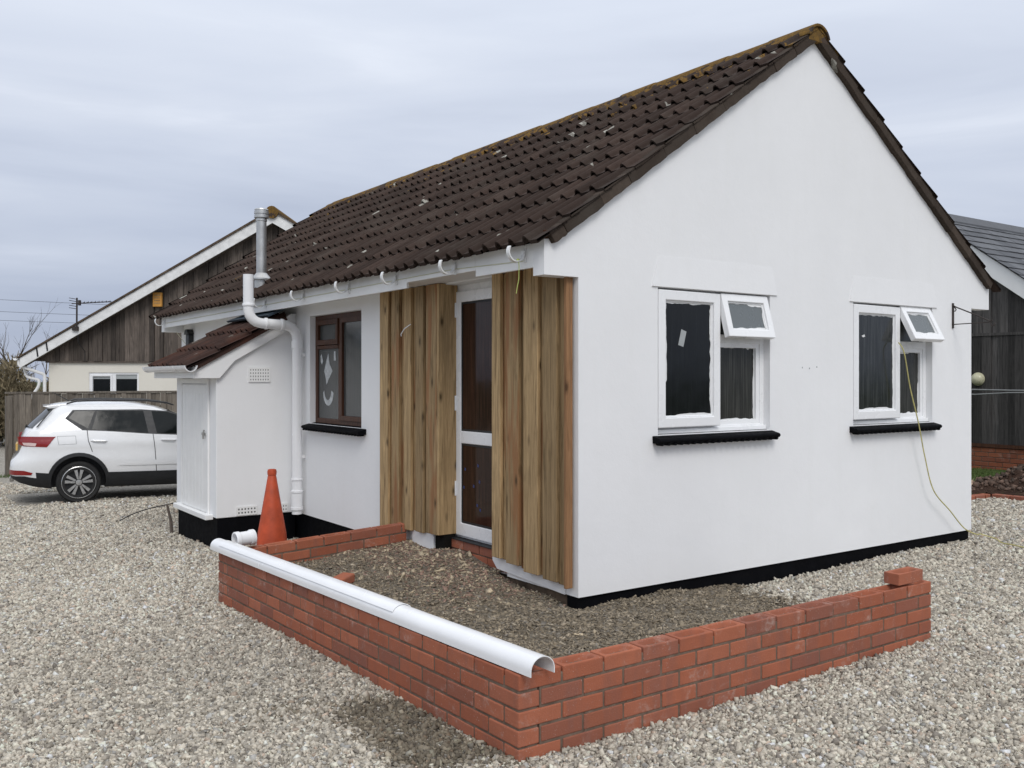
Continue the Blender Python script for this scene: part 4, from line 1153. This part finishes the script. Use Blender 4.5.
for sd in (-1,1):
    tl_=tub_patch([(.03,1.045),(.12,1.05),(.64,1.045)],[(.03,.93),(.12,.90),(.50,.885)],.006,sd,'tail_light',M['redlamp'])
    tub_patch([(.10,.955),(.24,.955),(.33,.945)],[(.12,.915),(.24,.905),(.31,.90)],.009,sd,'reversing_lens',M['clearlamp'],parent=tl_)
    tub_patch([(.0,.53),(.2,.525),(.32,.49)],[(.0,.455),(.2,.455),(.30,.455)],.005,sd,'reflector',M['redlamp'])
    # wheel arch trim
    for s in (WS,FS):
        b=MB(); n=22; pts=[]
        for k in range(n+1):
            a=R(-14)+R(208)*k/n
            for r_ in (.392,.448):
                q,z=s+r_*math.cos(a),WZ+.02+r_*math.sin(a); pts.append(cw(q,sd*(hw(q,max(z,.24))+.010),z))
        b.add(pts,[[2*k,2*k+1,2*k+3,2*k+2] for k in range(n)]); b.build('arch_trim',M['carblack'],car,smooth=True,recalc=False)
    # lower sill cladding and door creases
    tub_patch([(1.40,.475),(3.17,.475)],[(1.40,.27),(3.17,.27)],.012,sd,'sill_trim',M['carblack'])
    tub_patch([(1.62,.60),(1.72,.655),(3.05,.655)],[(1.50,.575),(1.72,.575),(3.12,.575)],.010,sd,'door_crease',M['carpaint'])
    for line in ([(1.085,1.15),(1.10,.98),(1.16,.80)],[(2.06,1.07),(2.085,.85),(2.11,.46)]):
        b=MB(); b.tube([cw(line[i][0]*(1-t)+line[i+1][0]*t,sd*(hw(line[i][0]*(1-t)+line[i+1][0]*t,line[i][1]*(1-t)+line[i+1][1]*t)+.002),line[i][1]*(1-t)+line[i+1][1]*t) for i in range(2) for t in (0,.2,.4,.6,.8,1)],.005,5); b.build('door_gap',M['carblack'],car)
    for s0 in (1.14,2.18):
        b=MB(); b.tube([cw(s0,sd*(hw(s0,.975)-.004),.975),cw(s0+.03,sd*(hw(s0,.975)+.028),.977),cw(s0+.20,sd*(hw(s0,.97)+.028),.970),cw(s0+.23,sd*(hw(s0,.97)-.004),.968)],[.013,.015,.015,.013],8); b.build('door_handle',M['carpaint'],car,smooth=True)
    b=MB()
    for q in ([(.66,1.05),(.92,1.055)],[(.92,1.055),(.93,.93)],[(.93,.93),(.68,.92)],[(.68,.92),(.66,1.05)]): b.tube([cw(q[0][0]+(q[1][0]-q[0][0])*t,sd*(hw(q[0][0]+(q[1][0]-q[0][0])*t,q[0][1]+(q[1][1]-q[0][1])*t)+.0005),q[0][1]+(q[1][1]-q[0][1])*t) for t in (0,.25,.5,.75,1)],.0028,4)
    b.build('fuel_flap' if sd>0 else 'fuel_flap_gap',M['filmgrey'],car)
    b=MB(); b.tube([cw(.80,sd*.555,1.55),cw(.95,sd*.575,1.60),cw(1.3,sd*.58,1.612),cw(2.0,sd*.56,1.605),cw(2.30,sd*.54,1.57),cw(2.42,sd*.53,1.53)],[.012,.016,.017,.017,.015,.01],7); b.build('roof_rail',M['carblack'],car,smooth=True)
# rear end: glass, spoiler, wiper, plate, skid plate
def rear(y,z,off=0): return cw(gr(z)+.10*abs(y/gw_(z)/.86)**3-off*.75,y,z+off*.66)
b=MB(); G=[]
for i,z in enumerate(np.linspace(1.165,1.46,6)):
    for t in np.linspace(-1,1,9): G.append(rear(t*gw_(z)*(.84),z,.006))
b.add(G,[[i*9+j,i*9+j+1,(i+1)*9+j+1,(i+1)*9+j] for i in range(5) for j in range(8)]); b.build('rear_window',M['carglass'],car,smooth=True,recalc=False)
for sd in (-1,1):   # rear quarter of the screen wraps onto the side
    b=MB(); b.prism([(.36,1.185),(.39,1.19),(.60,1.46),(.565,1.455)],lambda s,z,a:cw(s,sd*(gw_(z)*.965+a),z),.0,.012); b.build('rear_pillar_trim',M['carblack'],car)
b=MB(); b.prism([(.455,1.512),(.80,1.552),(.80,1.50),(.555,1.475)],lambda s,z,a:cw(s,a,z),-.56,.56); b.build('spoiler',M['carpaint'],car,bevel=.012)
b=MB(); b.box(0,0,0,0,0,0); b=MB(); b.prism([(-.26,.80),(.26,.80),(.26,.91),(-.26,.91)],lambda y,z,a:cw(.085+a,y,z),-.008,.02); b.build('number_plate',M['plate'],car,bevel=.004)
b=MB(); b.prism([(-.55,.335),(.55,.335),(.60,.40),(-.60,.40)],lambda y,z,a:cw(.0+a+.05*abs(y)**2,y,z),-.02,.04); b.build('skid_plate',M['alloy'],car,bevel=.01)
b=MB(); b.tube([cw(.85,0,1.585),cw(.72,0,1.66),cw(.60,0,1.735)],[.010,.006,.004],6); b.build('roof_aerial',M['carblack'],car)
b=MB(); b.tube([cw(.215,-.05,1.165),cw(.23,-.30,1.21)],[.016,.008],6); b.build('rear_wiper',M['carblack'],car)
for s in (.04,): 
    b=MB(); b.prism([(-.50,.47),(.50,.47),(.50,.50),(-.50,.50)],lambda y,z,a:cw(s+a-.06+.1*y*y,y,z),0,.03); b.build('bumper_strip',M['carblack'],car)
# headlamps and grille at the hidden front
for sd in (-1,1):
    b=MB(); b.prism([(sd*.40,.72),(sd*.72,.74),(sd*.74,.84),(sd*.42,.80)],lambda y,z,a:cw(4.30+a-.28*(abs(y)-.4),y,z),-.02,.03); b.build('headlight',M['clearlamp'],car,bevel=.01)
b=MB(); b.prism([(-.36,.55),(.36,.55),(.38,.78),(-.38,.78)],lambda y,z,a:cw(4.33+a,y,z),-.02,.045); b.build('grille',M['carblack'],car,bevel=.01)
b=MB(); sgl=[(2.45,1.44),(3.13,1.10)]
wsv=[]
for t in np.linspace(0,1,6):
    z=1.43-.30*t
    for q in np.linspace(-1,1,7): wsv.append(cw(gf(z)-.10*abs(q)**3+.012,q*gw_(z)*.82,z+.012))
b.add(wsv,[[i*7+j,i*7+j+1,(i+1)*7+j+1,(i+1)*7+j] for i in range(5) for j in range(6)]); b.build('windscreen',M['carglass'],car,smooth=True,recalc=False)
# wheels
def wheel(s,sd):
    c=cw(s,0,WZ); yo=CY+sd*.905
    b=MB(); pr=[(.20,0),(.245,.004),(.262,-.012),(.30,-.006),(.318,-.022),(.327,-.05),(.327,-.16),(.315,-.195),(.25,-.20),(.20,-.2)]
    def L(mbx,prof,n=40): mbx.lathe([(r_,-sd*h*-1 if False else sd*h) for r_,h in prof],(c[0],yo,c[2]),n,axis='y')
    L(b,pr); w0=b.build('wheel',M['tyre'],car,smooth=True)
    b=MB(); L(b,[(.252,-.001),(.246,.002),(.236,-.006),(.228,-.05),(.0,-.06)]); b.build('rim',M['carblack'],w0,smooth=True)
    b=MB()
    L(b,[(.250,.002),(.243,.005),(.234,-.002),(.232,-.01),(.25,-.01)])
    for k in range(5):
        for d in (-1,1):
            a0=2*math.pi*k/5+math.pi/2; a1=a0+d*.22
            p0=Vector((.055*math.cos(a0+d*.25),.055*math.sin(a0+d*.25))); p1=Vector((.238*math.cos(a1),.238*math.sin(a1)))
            t_=(p1-p0).normalized(); n_=Vector((-t_.y,t_.x))
            q=[(c[0]+p.x,c[2]+p.y) for p in (p0-n_*.013,p0+n_*.013,p1+n_*.027,p1-n_*.027)]
            vs=[(x,yo+sd*y,z) for y in (-.002,-.03) for x,z in q]
            b.add(vs,[(0,1,2,3),(7,6,5,4),(0,4,5,1),(1,5,6,2),(2,6,7,3),(3,7,4,0)])
    L(b,[(.0,.0),(.045,-.002),(.05,-.02)])
    b.build('spokes',M['alloy'],w0)
for s in (WS,FS):
    for sd in (-1,1): wheel(s,sd)
ROT=R(-8); pr_=Vector((WS-2.1,-.92,0)); pn=Matrix.Rotation(ROT,3,'Z')@pr_
car.rotation_euler=(0,0,ROT); car.location=Vector(car.location)+pr_-pn

# ------------------------------------------------------------------ board fence behind the car
FY=21.5; FZ=-.47; FT=1.235
fence=thing('board_fence','weathered grey close board fence behind the white car','fence',(2.4,FY,FZ))
mb=MB(); x=2.50; r=random.Random(4)
while x<8.6:
    wd=r.uniform(.095,.125); o=r.choice([0,.02])+r.uniform(0,.004)
    mb.box(x,x+wd-.004,FY-.012-o,FY+.006-o,FZ+.12+r.uniform(-.01,.01),FT-.03+r.uniform(-.006,.004)); x+=wd
mb.build('board_panel',M['grey_wood'],fence)
mb=MB(); mb.box(2.46,8.6,FY-.012,FY+.03,FZ,FZ+.118); mb.build('gravel_board',M['grey_wood'],fence)
mb=MB(); mb.box(2.44,8.6,FY-.045,FY+.05,FT-.03,FT+.012); mb.build('cap_rail',M['grey_wood'],fence,bevel=.004)
for xx in (2.45,4.2,6.0,7.8):
    mb=MB(); mb.box(xx,xx+.11,FY+.007 if xx>2.5 else FY-.06,FY+.10,FZ-.2,FT-.01-(.06 if xx<2.5 else .03)); mb.build('post',M['grey_wood'],fence,bevel=.005)
for zz in (.0,.85):
    mb=MB(); mb.box(2.46,8.6,FY+.007,FY+.05,zz,zz+.08); mb.build('arris_rail',M['grey_wood'],fence)

# ------------------------------------------------------------------ neighbouring house
NY=23.5; NXR,NZR=-5.957,5.697; NSL=math.atan(3.635/6.26)
class NMB(MB):
    # local frame: u along the gable, y along the ridge
    def build(s,*a,**k):
        s.v=[(u*.8187+y*.5743,-u*.5743+y*.8187,z) for u,y,z in s.v]
        return MB.build(s,*a,**k)
def nz(x,off=0): return NZR-abs(x-NXR)*math.tan(NSL)+off
nb=thing('neighbour_house','cream rendered house with a weathered timber gable behind the fence','house',(NXR*.8187+NY*.5743,-NXR*.5743+NY*.8187,-.5))
x0,x1=-11.69,-.2; ZB=1.961
NW=(-10.68,-9.42,1.0,1.668)
mb=NMB(); facade(mb,lambda u,v,a:(u,NY+a,v),(x0,x1),(-.6,ZB),[NW],.09)
facade(mb,lambda u,v,a:(x0+a,u,v),(NY,NY+9),(-.6,2.2),[],.1); facade(mb,lambda u,v,a:(x1-a,u,v),(NY,NY+9),(-.6,2.2),[],.1)
mb.build('wall',M['cream'],nb)
mb=NMB(); x=-12.0; r=random.Random(9)
while x<.1:
    wd=r.uniform(.10,.15); xe=x+wd
    dy=r.choice([0,.035])+r.uniform(0,.006)
    mb.prism([(x,max(ZB-.005,1.75)),(xe-.006,max(ZB-.005,1.75)),(xe-.006,nz(xe,-.02)),(x,nz(x,-.02))],XZ,NY-.045-dy,NY-.01)
    x=xe
mb.build('gable_boards',M['dark_wood'],nb)
mb=NMB(); mb.box(-11.75,-.2,NY-.06,NY-.001,ZB-.045,ZB-.006); mb.build('drip_board',M['dark_wood'],nb)
for sg in (-1,1):
    mb=NMB(); xe=NXR+sg*6.28
    d=.30
    mb.prism([(NXR,NZR-.02),(xe,nz(xe,-.02)),(xe,nz(xe,-.27)),(NXR,NZR-.31)],XZ,NY-.36,NY-.325)
    mb.build('bargeboard',M['whiteworn'],nb,bevel=.004)
    mb=NMB(); mb.prism([(NXR,NZR+.035),(xe+sg*.06,nz(xe,-.005)),(xe+sg*.06,nz(xe,-.045)),(NXR,NZR-.025)],XZ,NY-.40,NY+9.2); mb.build('roof',M['mortar_dark'],nb)
    mb=NMB(); mb.prism([(NXR,NZR-.27),(xe,nz(xe,-.20)),(xe,nz(xe,-.23)),(NXR,NZR-.30)],XZ,NY-.324,NY-.07); mb.build('soffit',M['dark_wood'],nb)
mb=NMB(); mb.prism(arc(NXR,NZR-.05,.155,R(0),R(360),16)[:-1],XZ,NY-.43,NY+9); tag(mb.build('ridge',M['ridge'],nb),'round ridge tile end')
for xa in (-11.84,-11.60):   # dark joints where the bargeboard is spliced
    mb=NMB(); mb.prism([(xa,nz(xa,.045)),(xa+.035,nz(xa+.035,.045)),(xa+.075,nz(xa+.075,-.25)),(xa+.04,nz(xa+.04,-.25))],XZ,NY-.368,NY-.361); mb.build('bargeboard_joint',M['carblack'],nb)
mb=NMB(); mb.prism(gutter_profile((-12.33,2.03),.062,.006),XZ,NY-.40,NY+9); mb.build('gutter',M['whitepaint'],nb,smooth=True)
mb=NMB(); mb.tube(path([(-12.29,NY-.30,1.98),(-12.29,NY-.30,1.84),(-11.75,NY-.09,1.62),(-11.75,NY-.09,-.5)],.06,4),.040,8); mb.build('downpipe',M['whitepaint'],nb,smooth=True)
mb=NMB(); mb.tube(path([(-12.26,NY-.15,1.86),(-12.2,NY-.1,1.56),(-11.9,NY-.05,1.48),(-11.92,NY-.05,1.32),(-12.2,NY-.06,.9)],.06,4),.036,8); mb.build('waste_pipe',M['whitepaint'],nb,smooth=True)
f=NMB(); f.ring(NW[0],NW[1],NW[2],NW[3],.05,XZ,NY+.02,NY+.08); mx=(NW[0]+NW[1])/2; f.box(mx-.045,mx+.045,NY+.021,NY+.079,NW[2]+.049,NW[3]-.049)
f.ring(NW[0]+.049,mx-.044,NW[2]+.049,NW[3]-.049,.045,XZ,NY+.0,NY+.05)
f=f.build('window',M['upvc'],nb,bevel=.004)
for a,b_ in ((NW[0]+.094,mx-.089),(mx+.045,NW[1]-.05)):
    p=NMB(); p.box(a,b_,NY+.05,NY+.056,NW[2]+.05,NW[3]-.05); p.build('pane',M['glass'],f)
    p=NMB(); p.box(a,b_,NY+.042,NY+.048,NW[3]-.16,NW[3]-.052); p.build('blind',M['filmgrey'],f)
mb=NMB(); mb.box(-9.01,-8.784,NY-.16,NY-.072,3.32,3.68); al=mb.build('alarm_box',M['alarm'],nb,bevel=.012)
mb=NMB()
for k in range(4): mb.box(-8.97,-8.824,NY-.166,NY-.159,3.40+k*.065,3.42+k*.065)
mb.build('louvre',M['clad'],al)
# television aerial on a mast at the bargeboard
AX=-10.79; ay=NY-.42
mb=NMB(); mb.tube([(AX,ay,2.70),(AX+.005,ay,3.52)],.022,8); mb.box(AX-.12,AX+.03,ay+.0,ay+.055,2.71,2.81)
an=mb.build('aerial_mast',M['darksteel'],nb)
mb=NMB(); mb.tube([(AX-.10,ay-.05,3.37),(AX+.82,ay+.08,3.43)],.012,6)
for k in range(9):
    t=k/8; cx=AX+.12+t*.68; mb.tube([(cx,ay-.03+t*.09-.10,3.395+t*.035),(cx,ay-.03+t*.09+.10,3.395+t*.035)],.006,5); mb.tube([(cx,ay-.03+t*.09,3.375+t*.035),(cx,ay-.03+t*.09,3.425+t*.035)],.008,5)
for dz in (-.12,-.06,.06,.12):
    mb.tube([(AX-.09,ay-.20,3.38+dz),(AX-.09,ay+.15,3.38+dz)],.008,5)
mb.box(AX+.05,AX+.10,ay-.04,ay+.02,3.33,3.46)
mb.build('aerial_array',M['darksteel'],an)
mb=NMB(); mb.tube([(AX+.01,NY-.37,2.6),(AX+.01,NY-.37,2.42),(AX+.05,NY-.09,2.2),(AX+.05,NY-.09,1.95)],.008,5); mb.build('aerial_cable',M['carblack'],an)

# ------------------------------------------------------------------ overhead lines far behind
for k,(za,zb_,lab) in enumerate(((6.95,6.35,'uppermost faint power line in the grey sky on the left'),(6.15,5.60,'middle faint power line in the grey sky on the left'),(5.55,5.05,'lowest faint power line in the grey sky on the left'))):
    mb=MB(); P=[]
    for i in range(17):
        t=i/16; x_=-75+t*150; P.append((x_,68+x_*.02, (za+zb_)/2+(zb_-za)*(t-.5)*2.6-.0 +1.4*((2*t-1)**2)))
    mb.tube(P,.011,5); tag(mb.build('power_line',M['cable'],smooth=True),lab,'power line','overhead lines on the left')
# ------------------------------------------------------------------ bare trees and scrub at the left
def bare_tree(x,y,z0,hgt,seed,label,spread=.35):
    r=random.Random(seed)
    t=thing('bare_tree',label,'tree',(x,y,z0),'leafless trees beyond the fence')
    tr=MB(); br=MB()
    def grow(mb,p,d,L,rad,depth):
        q=[p]; n=4; dd=Vector(d)
        for i in range(n):
            dd=(dd+Vector((r.uniform(-1,1),r.uniform(-1,1),r.uniform(-.2,.5)))*.13).normalized(); q.append(q[-1]+dd*L/n)
        mb.tube(q,[rad*(1-.45*i/n) for i in range(n+1)],5,False)
        if depth<=0: return
        for k in range(r.randint(2,4)):
            i=r.randint(2,n); a=r.uniform(0,6.28)
            nd=(dd+Vector((math.cos(a),math.sin(a),r.uniform(0,.6)))*r.uniform(.4,.9)*spread*2).normalized()
            grow(br,q[i],nd,L*r.uniform(.5,.78),rad*.5,depth-1)
    grow(tr,Vector((x,y,z0)),Vector((0,0,1)),hgt*.45,.05*hgt/4,4)
    tr.build('trunk',M['bark'],t,recalc=False); br.build('crown',M['bark'],t,recalc=False)
for a in ((4.35,34,-.5,4.3,3,'tall bare tree at the left edge beyond the fence'),(5.0,34.5,-.5,3.7,5,'thin bare tree left of the neighbour\'s white gutter'),(5.75,35,-.5,4.0,8,'slender bare tree closest to the neighbour\'s eave'),(3.7,33.5,-.5,4.0,12,'bare tree farthest from the neighbour\'s house at the left edge')):
    bare_tree(*a)
def scrub(name,x0,x1,y0,y1,h,n,seed,mat,label,leaf=.05):
    r=np.random.default_rng(seed)
    x=r.uniform(x0,x1,n); y=r.uniform(y0,y1,n)
    top=h*(.80+.16*np.sin(x*2.1+seed)+.10*np.sin(x*5.3))
    z=-.5+top*r.uniform(0,1,n)**.7
    P=np.stack([x,y,z],-1)
    d=r.normal(size=(n,3)); d[:,2]=np.abs(d[:,2])*1.3+.25; d/=np.linalg.norm(d,axis=1)[:,None]
    L=r.uniform(.10,.42,n)*(leaf/.05)
    s=np.cross(d,r.normal(size=(n,3))); s/=np.linalg.norm(s,axis=1)[:,None]
    wv=(r.uniform(.010,.026,n)*(leaf/.05))[:,None]*s
    V=np.stack([P-wv,P+wv,P+d*L[:,None]+wv*.3,P+d*L[:,None]-wv*.3],1).reshape(-1,3)
    mb=MB(); mb.v=V.tolist(); mb.f=np.arange(4*n).reshape(n,4).tolist(); mb.m=[0]*n
    o=mb.build(name,mat,recalc=False,kind='stuff'); o['label']=label; return o
scrub('scrub',-2.0,7.4,30,33,2.6,24000,1,M['scrub'],'brown leafless thicket beyond the fence')
scrub('ivy_scrub',-2.0,7.0,30.5,33.5,1.5,2500,2,M['evergreen'],'dark green undergrowth in the thicket beyond the fence',.06)
# straggling grass at the foot of the fence
def blades(name,n,fn,h,mat,label,seed):
    r=np.random.default_rng(seed); P=fn(r,n); n=len(P)
    d=r.normal(size=(n,3))*.45; d[:,2]=1; d/=np.linalg.norm(d,axis=1)[:,None]
    L=r.uniform(.4,1,n)*h; s=np.cross(d,r.normal(size=(n,3))); s/=np.linalg.norm(s,axis=1)[:,None]; wv=s*.006
    V=np.stack([P-wv,P+wv,P+d*L[:,None]],1).reshape(-1,3)
    mb=MB(); mb.v=V.tolist(); mb.f=np.arange(3*n).reshape(n,3).tolist(); mb.m=[0]*n
    o=mb.build(name,mat,recalc=False,kind='stuff'); o['label']=label
def ff(r,n):
    x=r.uniform(1.6,6,n); y=21.30-np.abs(r.normal(0,.10,n)); return np.stack([x,y,gz(x,y)-.01],-1)
blades('grass',1600,ff,.11,M['grass'],'rough grass along the foot of the board fence',3)
# ------------------------------------------------------------------ dark timber outbuilding on the right
SX=14.7; SYR,SZR=8.69,4.20
sh=thing('timber_outbuilding','black boarded outbuilding on a brick base with a slate roof','outbuilding',(SX,SYR,0))
def sz_(y,o=0): return SZR-abs(y-SYR)*.75+o
mb=MB(); r=random.Random(21); y=6.3
while y<11.1:
    wd=r.uniform(.10,.15); dx=r.choice([0,.02])+r.uniform(0,.004); ye=y+wd
    mb.prism([(y,.49),(ye+.003,.49),(ye+.003,2.20),(y,2.20)],YZ,SX-.03-dx,SX)
    mb.prism([(y,2.245),(ye+.003,2.245),(ye+.003,sz_(ye,-.1)),(y,sz_(y,-.1))] if sz_(y,-.1)>2.3 and sz_(ye,-.1)>2.3 else [(y,2.245),(ye,2.245),(ye,2.25),(y,2.25)],YZ,SX-.03-dx,SX)
    y=ye
mb.build('boarding',M['black_wood'],sh)
mb=MB(); mb.box(SX-.065,SX-.0,6.3,11.1,2.2005,2.244); mb.build('mid_rail',M['black_wood'],sh)
mb=MB()
for c in range(7):
    y=6.28-(.11 if c%2 else 0)
    while y<11.1: mb.box(SX-.05+rnd.uniform(-.002,.002),SX+.05,y,min(y+.215,11.12),-.09+c*.075,-.09+c*.075+.064,0); y+=.226
mb.box(SX-.043,SX+.04,6.3,11.1,-.2,.43,1)
mb.build('brick_base',[M['brick_old'],M['mortar']],sh,bevel=.004)
mb=MB(); mb.box(SX-.075,SX+.02,6.25,11.12,.436,.488); mb.build('base_board',M['brown_frame'],sh)
mb=MB(); mb.box(SX,SX+9,6.32,6.4,-.2,2.0); mb.box(SX,SX+9,11,11.1,-.2,2.0); mb.box(SX+.05,SX+.1,6.4,11,.3,2.2); mb.build('side_wall',M['black_wood'],sh)
for sg in (-1,1):
    ye=SYR+sg*2.75
    mb=MB(); mb.prism([(SYR,SZR+.02),(ye,sz_(ye,.02)),(ye,sz_(ye,-.28)),(SYR,SZR-.30)],YZ,SX-.20,SX-.165); mb.build('bargeboard',M['whitepaint'],sh,bevel=.004)
    # slates, row on row
    sl_=MB(); Lr=2.85/math.cos(math.atan(.75)); th=math.atan(.75); nrow=17; g=Lr/nrow
    for k in range(nrow):
        x=SX-.24-(0 if k%2 else .15)
        while x<SX+9:
            xa,xb=max(x,SX-.24),x+.295
            s0,s1=k*g-.05,(k+1)*g+rnd.uniform(-.006,.006); lift=.016+rnd.uniform(0,.005)
            pt=lambda s,h,xx:(xx,SYR+sg*(s*math.cos(th)+h*math.sin(th)),SZR+.03-s*math.sin(th)+h*math.cos(th))
            if xb>xa+.02: sl_.add([pt(s0,.002,xa),pt(s0,.002,xb),pt(s1,lift,xb),pt(s1,lift,xa),pt(s1,lift-.009,xb),pt(s1,lift-.009,xa)],[(0,1,2,3),(3,2,4,5)])
            x+=.30
    pt=lambda s,h,xx:(xx,SYR+sg*(s*math.cos(th)+h*math.sin(th)),SZR+.03-s*math.sin(th)+h*math.cos(th))
    sl_.add([pt(-.02,-.01,SX-.23),pt(-.02,-.01,SX+9),pt(Lr,-.005,SX+9),pt(Lr,-.005,SX-.23)],[(0,1,2,3)])
    sl_.build('roof',M['slate'],sh,recalc=False)
mb=MB(); mb.prism([(SYR-.13,SZR-.055),(SYR,SZR+.09),(SYR+.13,SZR-.055),(SYR+.13,SZR-.02+.0),(SYR,SZR+.125),(SYR-.13,SZR-.02)],YZ,SX-.26,SX+9); mb.build('ridge',M['slate'],sh)
mb=MB(); mb.lathe([(.0,-.115),(.05,-.108),(.082,-.08),(.098,-.05),(.10,-.03),(.105,-.028),(.105,.0)],(SX-.05,7.90,1.515),24,axis='x'); 
lm=mb.build('bulkhead_lamp',M['lampcream'],sh,smooth=True)

# washing line strung in front of the boards
mb=MB()
mb.tube([(SX-.35,8.6,1.36),(SX-.38,7.9,1.352),(SX-.42,7.2,1.345),(SX-.5,5.6,1.35)],.012,6)
mb.tube([(SX-.37,8.6,1.315),(SX-.40,8.15,1.300),(SX-.44,7.75,1.275),(SX-.44,7.2,1.31),(SX-.5,5.6,1.33)],.010,6)
M['rail']=m_plain('grey_line',(.24,.245,.245),.5,var=.1)
tag(mb.build('washing_line',M['rail'],smooth=True),'sagging grey washing line before the black boards','line')

# ------------------------------------------------------------------ raised corner bed on the right
ed=MB()
def edging(p0,p1):
    p0=Vector(p0);p1=Vector(p1);d=(p1-p0);L=d.length;d.normalize();nrm=Vector((-d.y,d.x,0)); s=0
    while s<L-.03:
        w_=min(.215,L-s)
        tf=lambda u,v,h,s=s:tuple(p0+d*(s+u)+nrm*v+Vector((0,0,h+rnd.uniform(-.0005,.0005))))
        brick_piece(ed,tf,w_-.008,.1025,.14,False); s+=.225
edging((9.0,6.0,-.03),(11.36,5.97,-.03)); edging((11.36,5.965,-.03),(11.43,2.6,-.03))
ed.box(9.0,11.36,6.01,6.08,-.12,.07,1); ed.box(11.375,11.45,2.6,5.95,-.12,.07,1)
tag(ed.build('brick_edging',[M['brick'],M['mortar']],bevel=.005),'low red brick edging round the corner bed at the right','edging')
xs_=np.arange(9.0,14.7,.11); ys_=np.arange(2.6,13.2,.11)
AX_,AY_=np.meshgrid(xs_,ys_,indexing='ij')
inb=(AY_>6.04)|(AX_>11.42)
Zl=.088+.0*AX_+.012*np.sin(AX_*3+AY_*2)
mb=MB(); ii=np.arange(AX_.size).reshape(AX_.shape); mb.v=np.stack([AX_,AY_,Zl],-1).reshape(-1,3).tolist()
for i in range(len(xs_)-1):
    for j in range(len(ys_)-1):
        if inb[i,j] and inb[i+1,j+1] and inb[i,j+1] and inb[i+1,j]: mb.f.append([ii[i,j],ii[i+1,j],ii[i+1,j+1],ii[i,j+1]]); mb.m.append(0)
def m_lawn():
    t=NT('lawn_turf'); v=t.mapping(); c=t.ramp(t.noise(v,7,6,.7),[(.3,(.035,.06,.015)),(.7,(.085,.12,.035))]); t.bump(t.noise(v,60,4),1,.03); return t.set(c,.9,0,.15)
mb.build('lawn',m_lawn(),smooth=True,recalc=False,kind='structure')
def gl(r,n):
    x=r.uniform(10.5,14.6,n); y=r.uniform(4.5,9.0,n); k=((y>6.1)|(x>11.5)); return np.stack([x,y,np.full_like(x,.088)],-1)[k]
blades('lawn_grass',9000,gl,.06,M['grass'],'short green lawn beside the black outbuilding',6)
# heap of dark earth
hx=np.arange(10.6,14.65,.06); hy=np.arange(3.4,8.0,.06); HX,HY=np.meshgrid(hx,hy,indexing='ij')
def mound(x,y):
    a=.40*np.exp(-(((x-13.0)/1.0)**2+((y-5.45)/.75)**2)**1.3)+.12*np.exp(-(((x-12.15)/.6)**2+((y-6.15)/.36)**2)**1.2)+.40*np.exp(-(((x-12.7)/.9)**2+((y-5.0)/.9)**2)**1.3)+.09*np.exp(-(((x-11.35)/.65)**2+((y-6.42)/.28)**2)**1.5)
    n_=.05*np.sin(x*7+y*3)*np.cos(y*8-x*2)+.035*np.sin(x*15-y*11)+.02*np.sin(x*31+y*23)
    return a*(1+1.1*n_/.5)+n_*np.clip(a*4,0,1)*.6
HZ=mound(HX,HY)+.065
mb=MB(); ii=np.arange(HX.size).reshape(HX.shape); mb.v=np.stack([HX,HY,HZ],-1).reshape(-1,3).tolist()
ins=((HY>6.1)|(HX>11.48))&(HZ>.09)
for i in range(len(hx)-1):
    for j in range(len(hy)-1):
        if ins[i,j] and ins[i+1,j+1] and ins[i+1,j] and ins[i,j+1]: mb.f.append([ii[i,j],ii[i+1,j],ii[i+1,j+1],ii[i,j+1]]); mb.m.append(0)
def m_earth():
    t=NT('dark_earth'); v=t.mapping(); c=t.ramp(t.noise(v,9,8,.75),[(.3,(.03,.017,.012)),(.55,(.075,.046,.034)),(.8,(.17,.12,.09))]); t.bump(t.noise(v,22,7,.75),1,.06); return t.set(c,.95,0,.1)
mb.build('soil_mound',m_earth(),smooth=True,recalc=False,kind='structure')
n=7000; x=npr.uniform(10.8,14.4,n); y=npr.uniform(3.6,7.4,n); hz_=mound(x,y); k=(hz_>.07)&((y>6.12)|(x>11.5)); x,y,hz_=x[k],y[k],hz_[k]
C=np.array([(.095,.06,.045)])*npr.uniform(.4,2.0,(len(x),1))
o=scatter('earth_clods',np.stack([x,y,hz_+.07],-1),.024*np.clip(npr.lognormal(0,.5,len(x)),.4,2.6),(1,1,.8),C,M['chip']); o['label']='loose clods on the dark earth heap'
# dry stalk standing in the bed
t=thing('dry_plant','small pale dried plant stalk beside the brick edging','plant',(11.22,6.16,.05))
mb=MB(); mb.tube([(11.22,6.16,.03),(11.222,6.16,.17),(11.215,6.165,.30)],[.012,.010,.006],6); mb.build('stalk',M['drygrass'],t)
mb=MB(); r=random.Random(3)
for k in range(9):
    a=r.uniform(0,6.28); l=r.uniform(.05,.12); z0=r.uniform(.14,.26)
    b=Vector((11.22,6.16,z0)); tip=b+Vector((math.cos(a)*l*.55,math.sin(a)*l*.55,l)); s=Vector((-math.sin(a),math.cos(a),0))*.016; m_=(b+tip)/2+Vector((math.cos(a)*.012,math.sin(a)*.012,0))
    mb.poly([b,m_-s,tip,m_+s])
mb.build('leaves',M['drygrass'],t,recalc=False)

bpy.data.objects['gravel']['label']='pale grey crushed stone gravel covering the yard'; bpy.data.objects['soil_rubble']['label']='stony rubble and wood chips over the soil bed'
for nme in ('gravel','soil_rubble'): bpy.data.objects[nme]['category']='gravel' if nme=='gravel' else 'rubble'
for nme,c in (('scrub','thicket'),('ivy_scrub','undergrowth'),('grass','grass'),('lawn_grass','grass'),('earth_clods','earth')): bpy.data.objects[nme]['category']=c
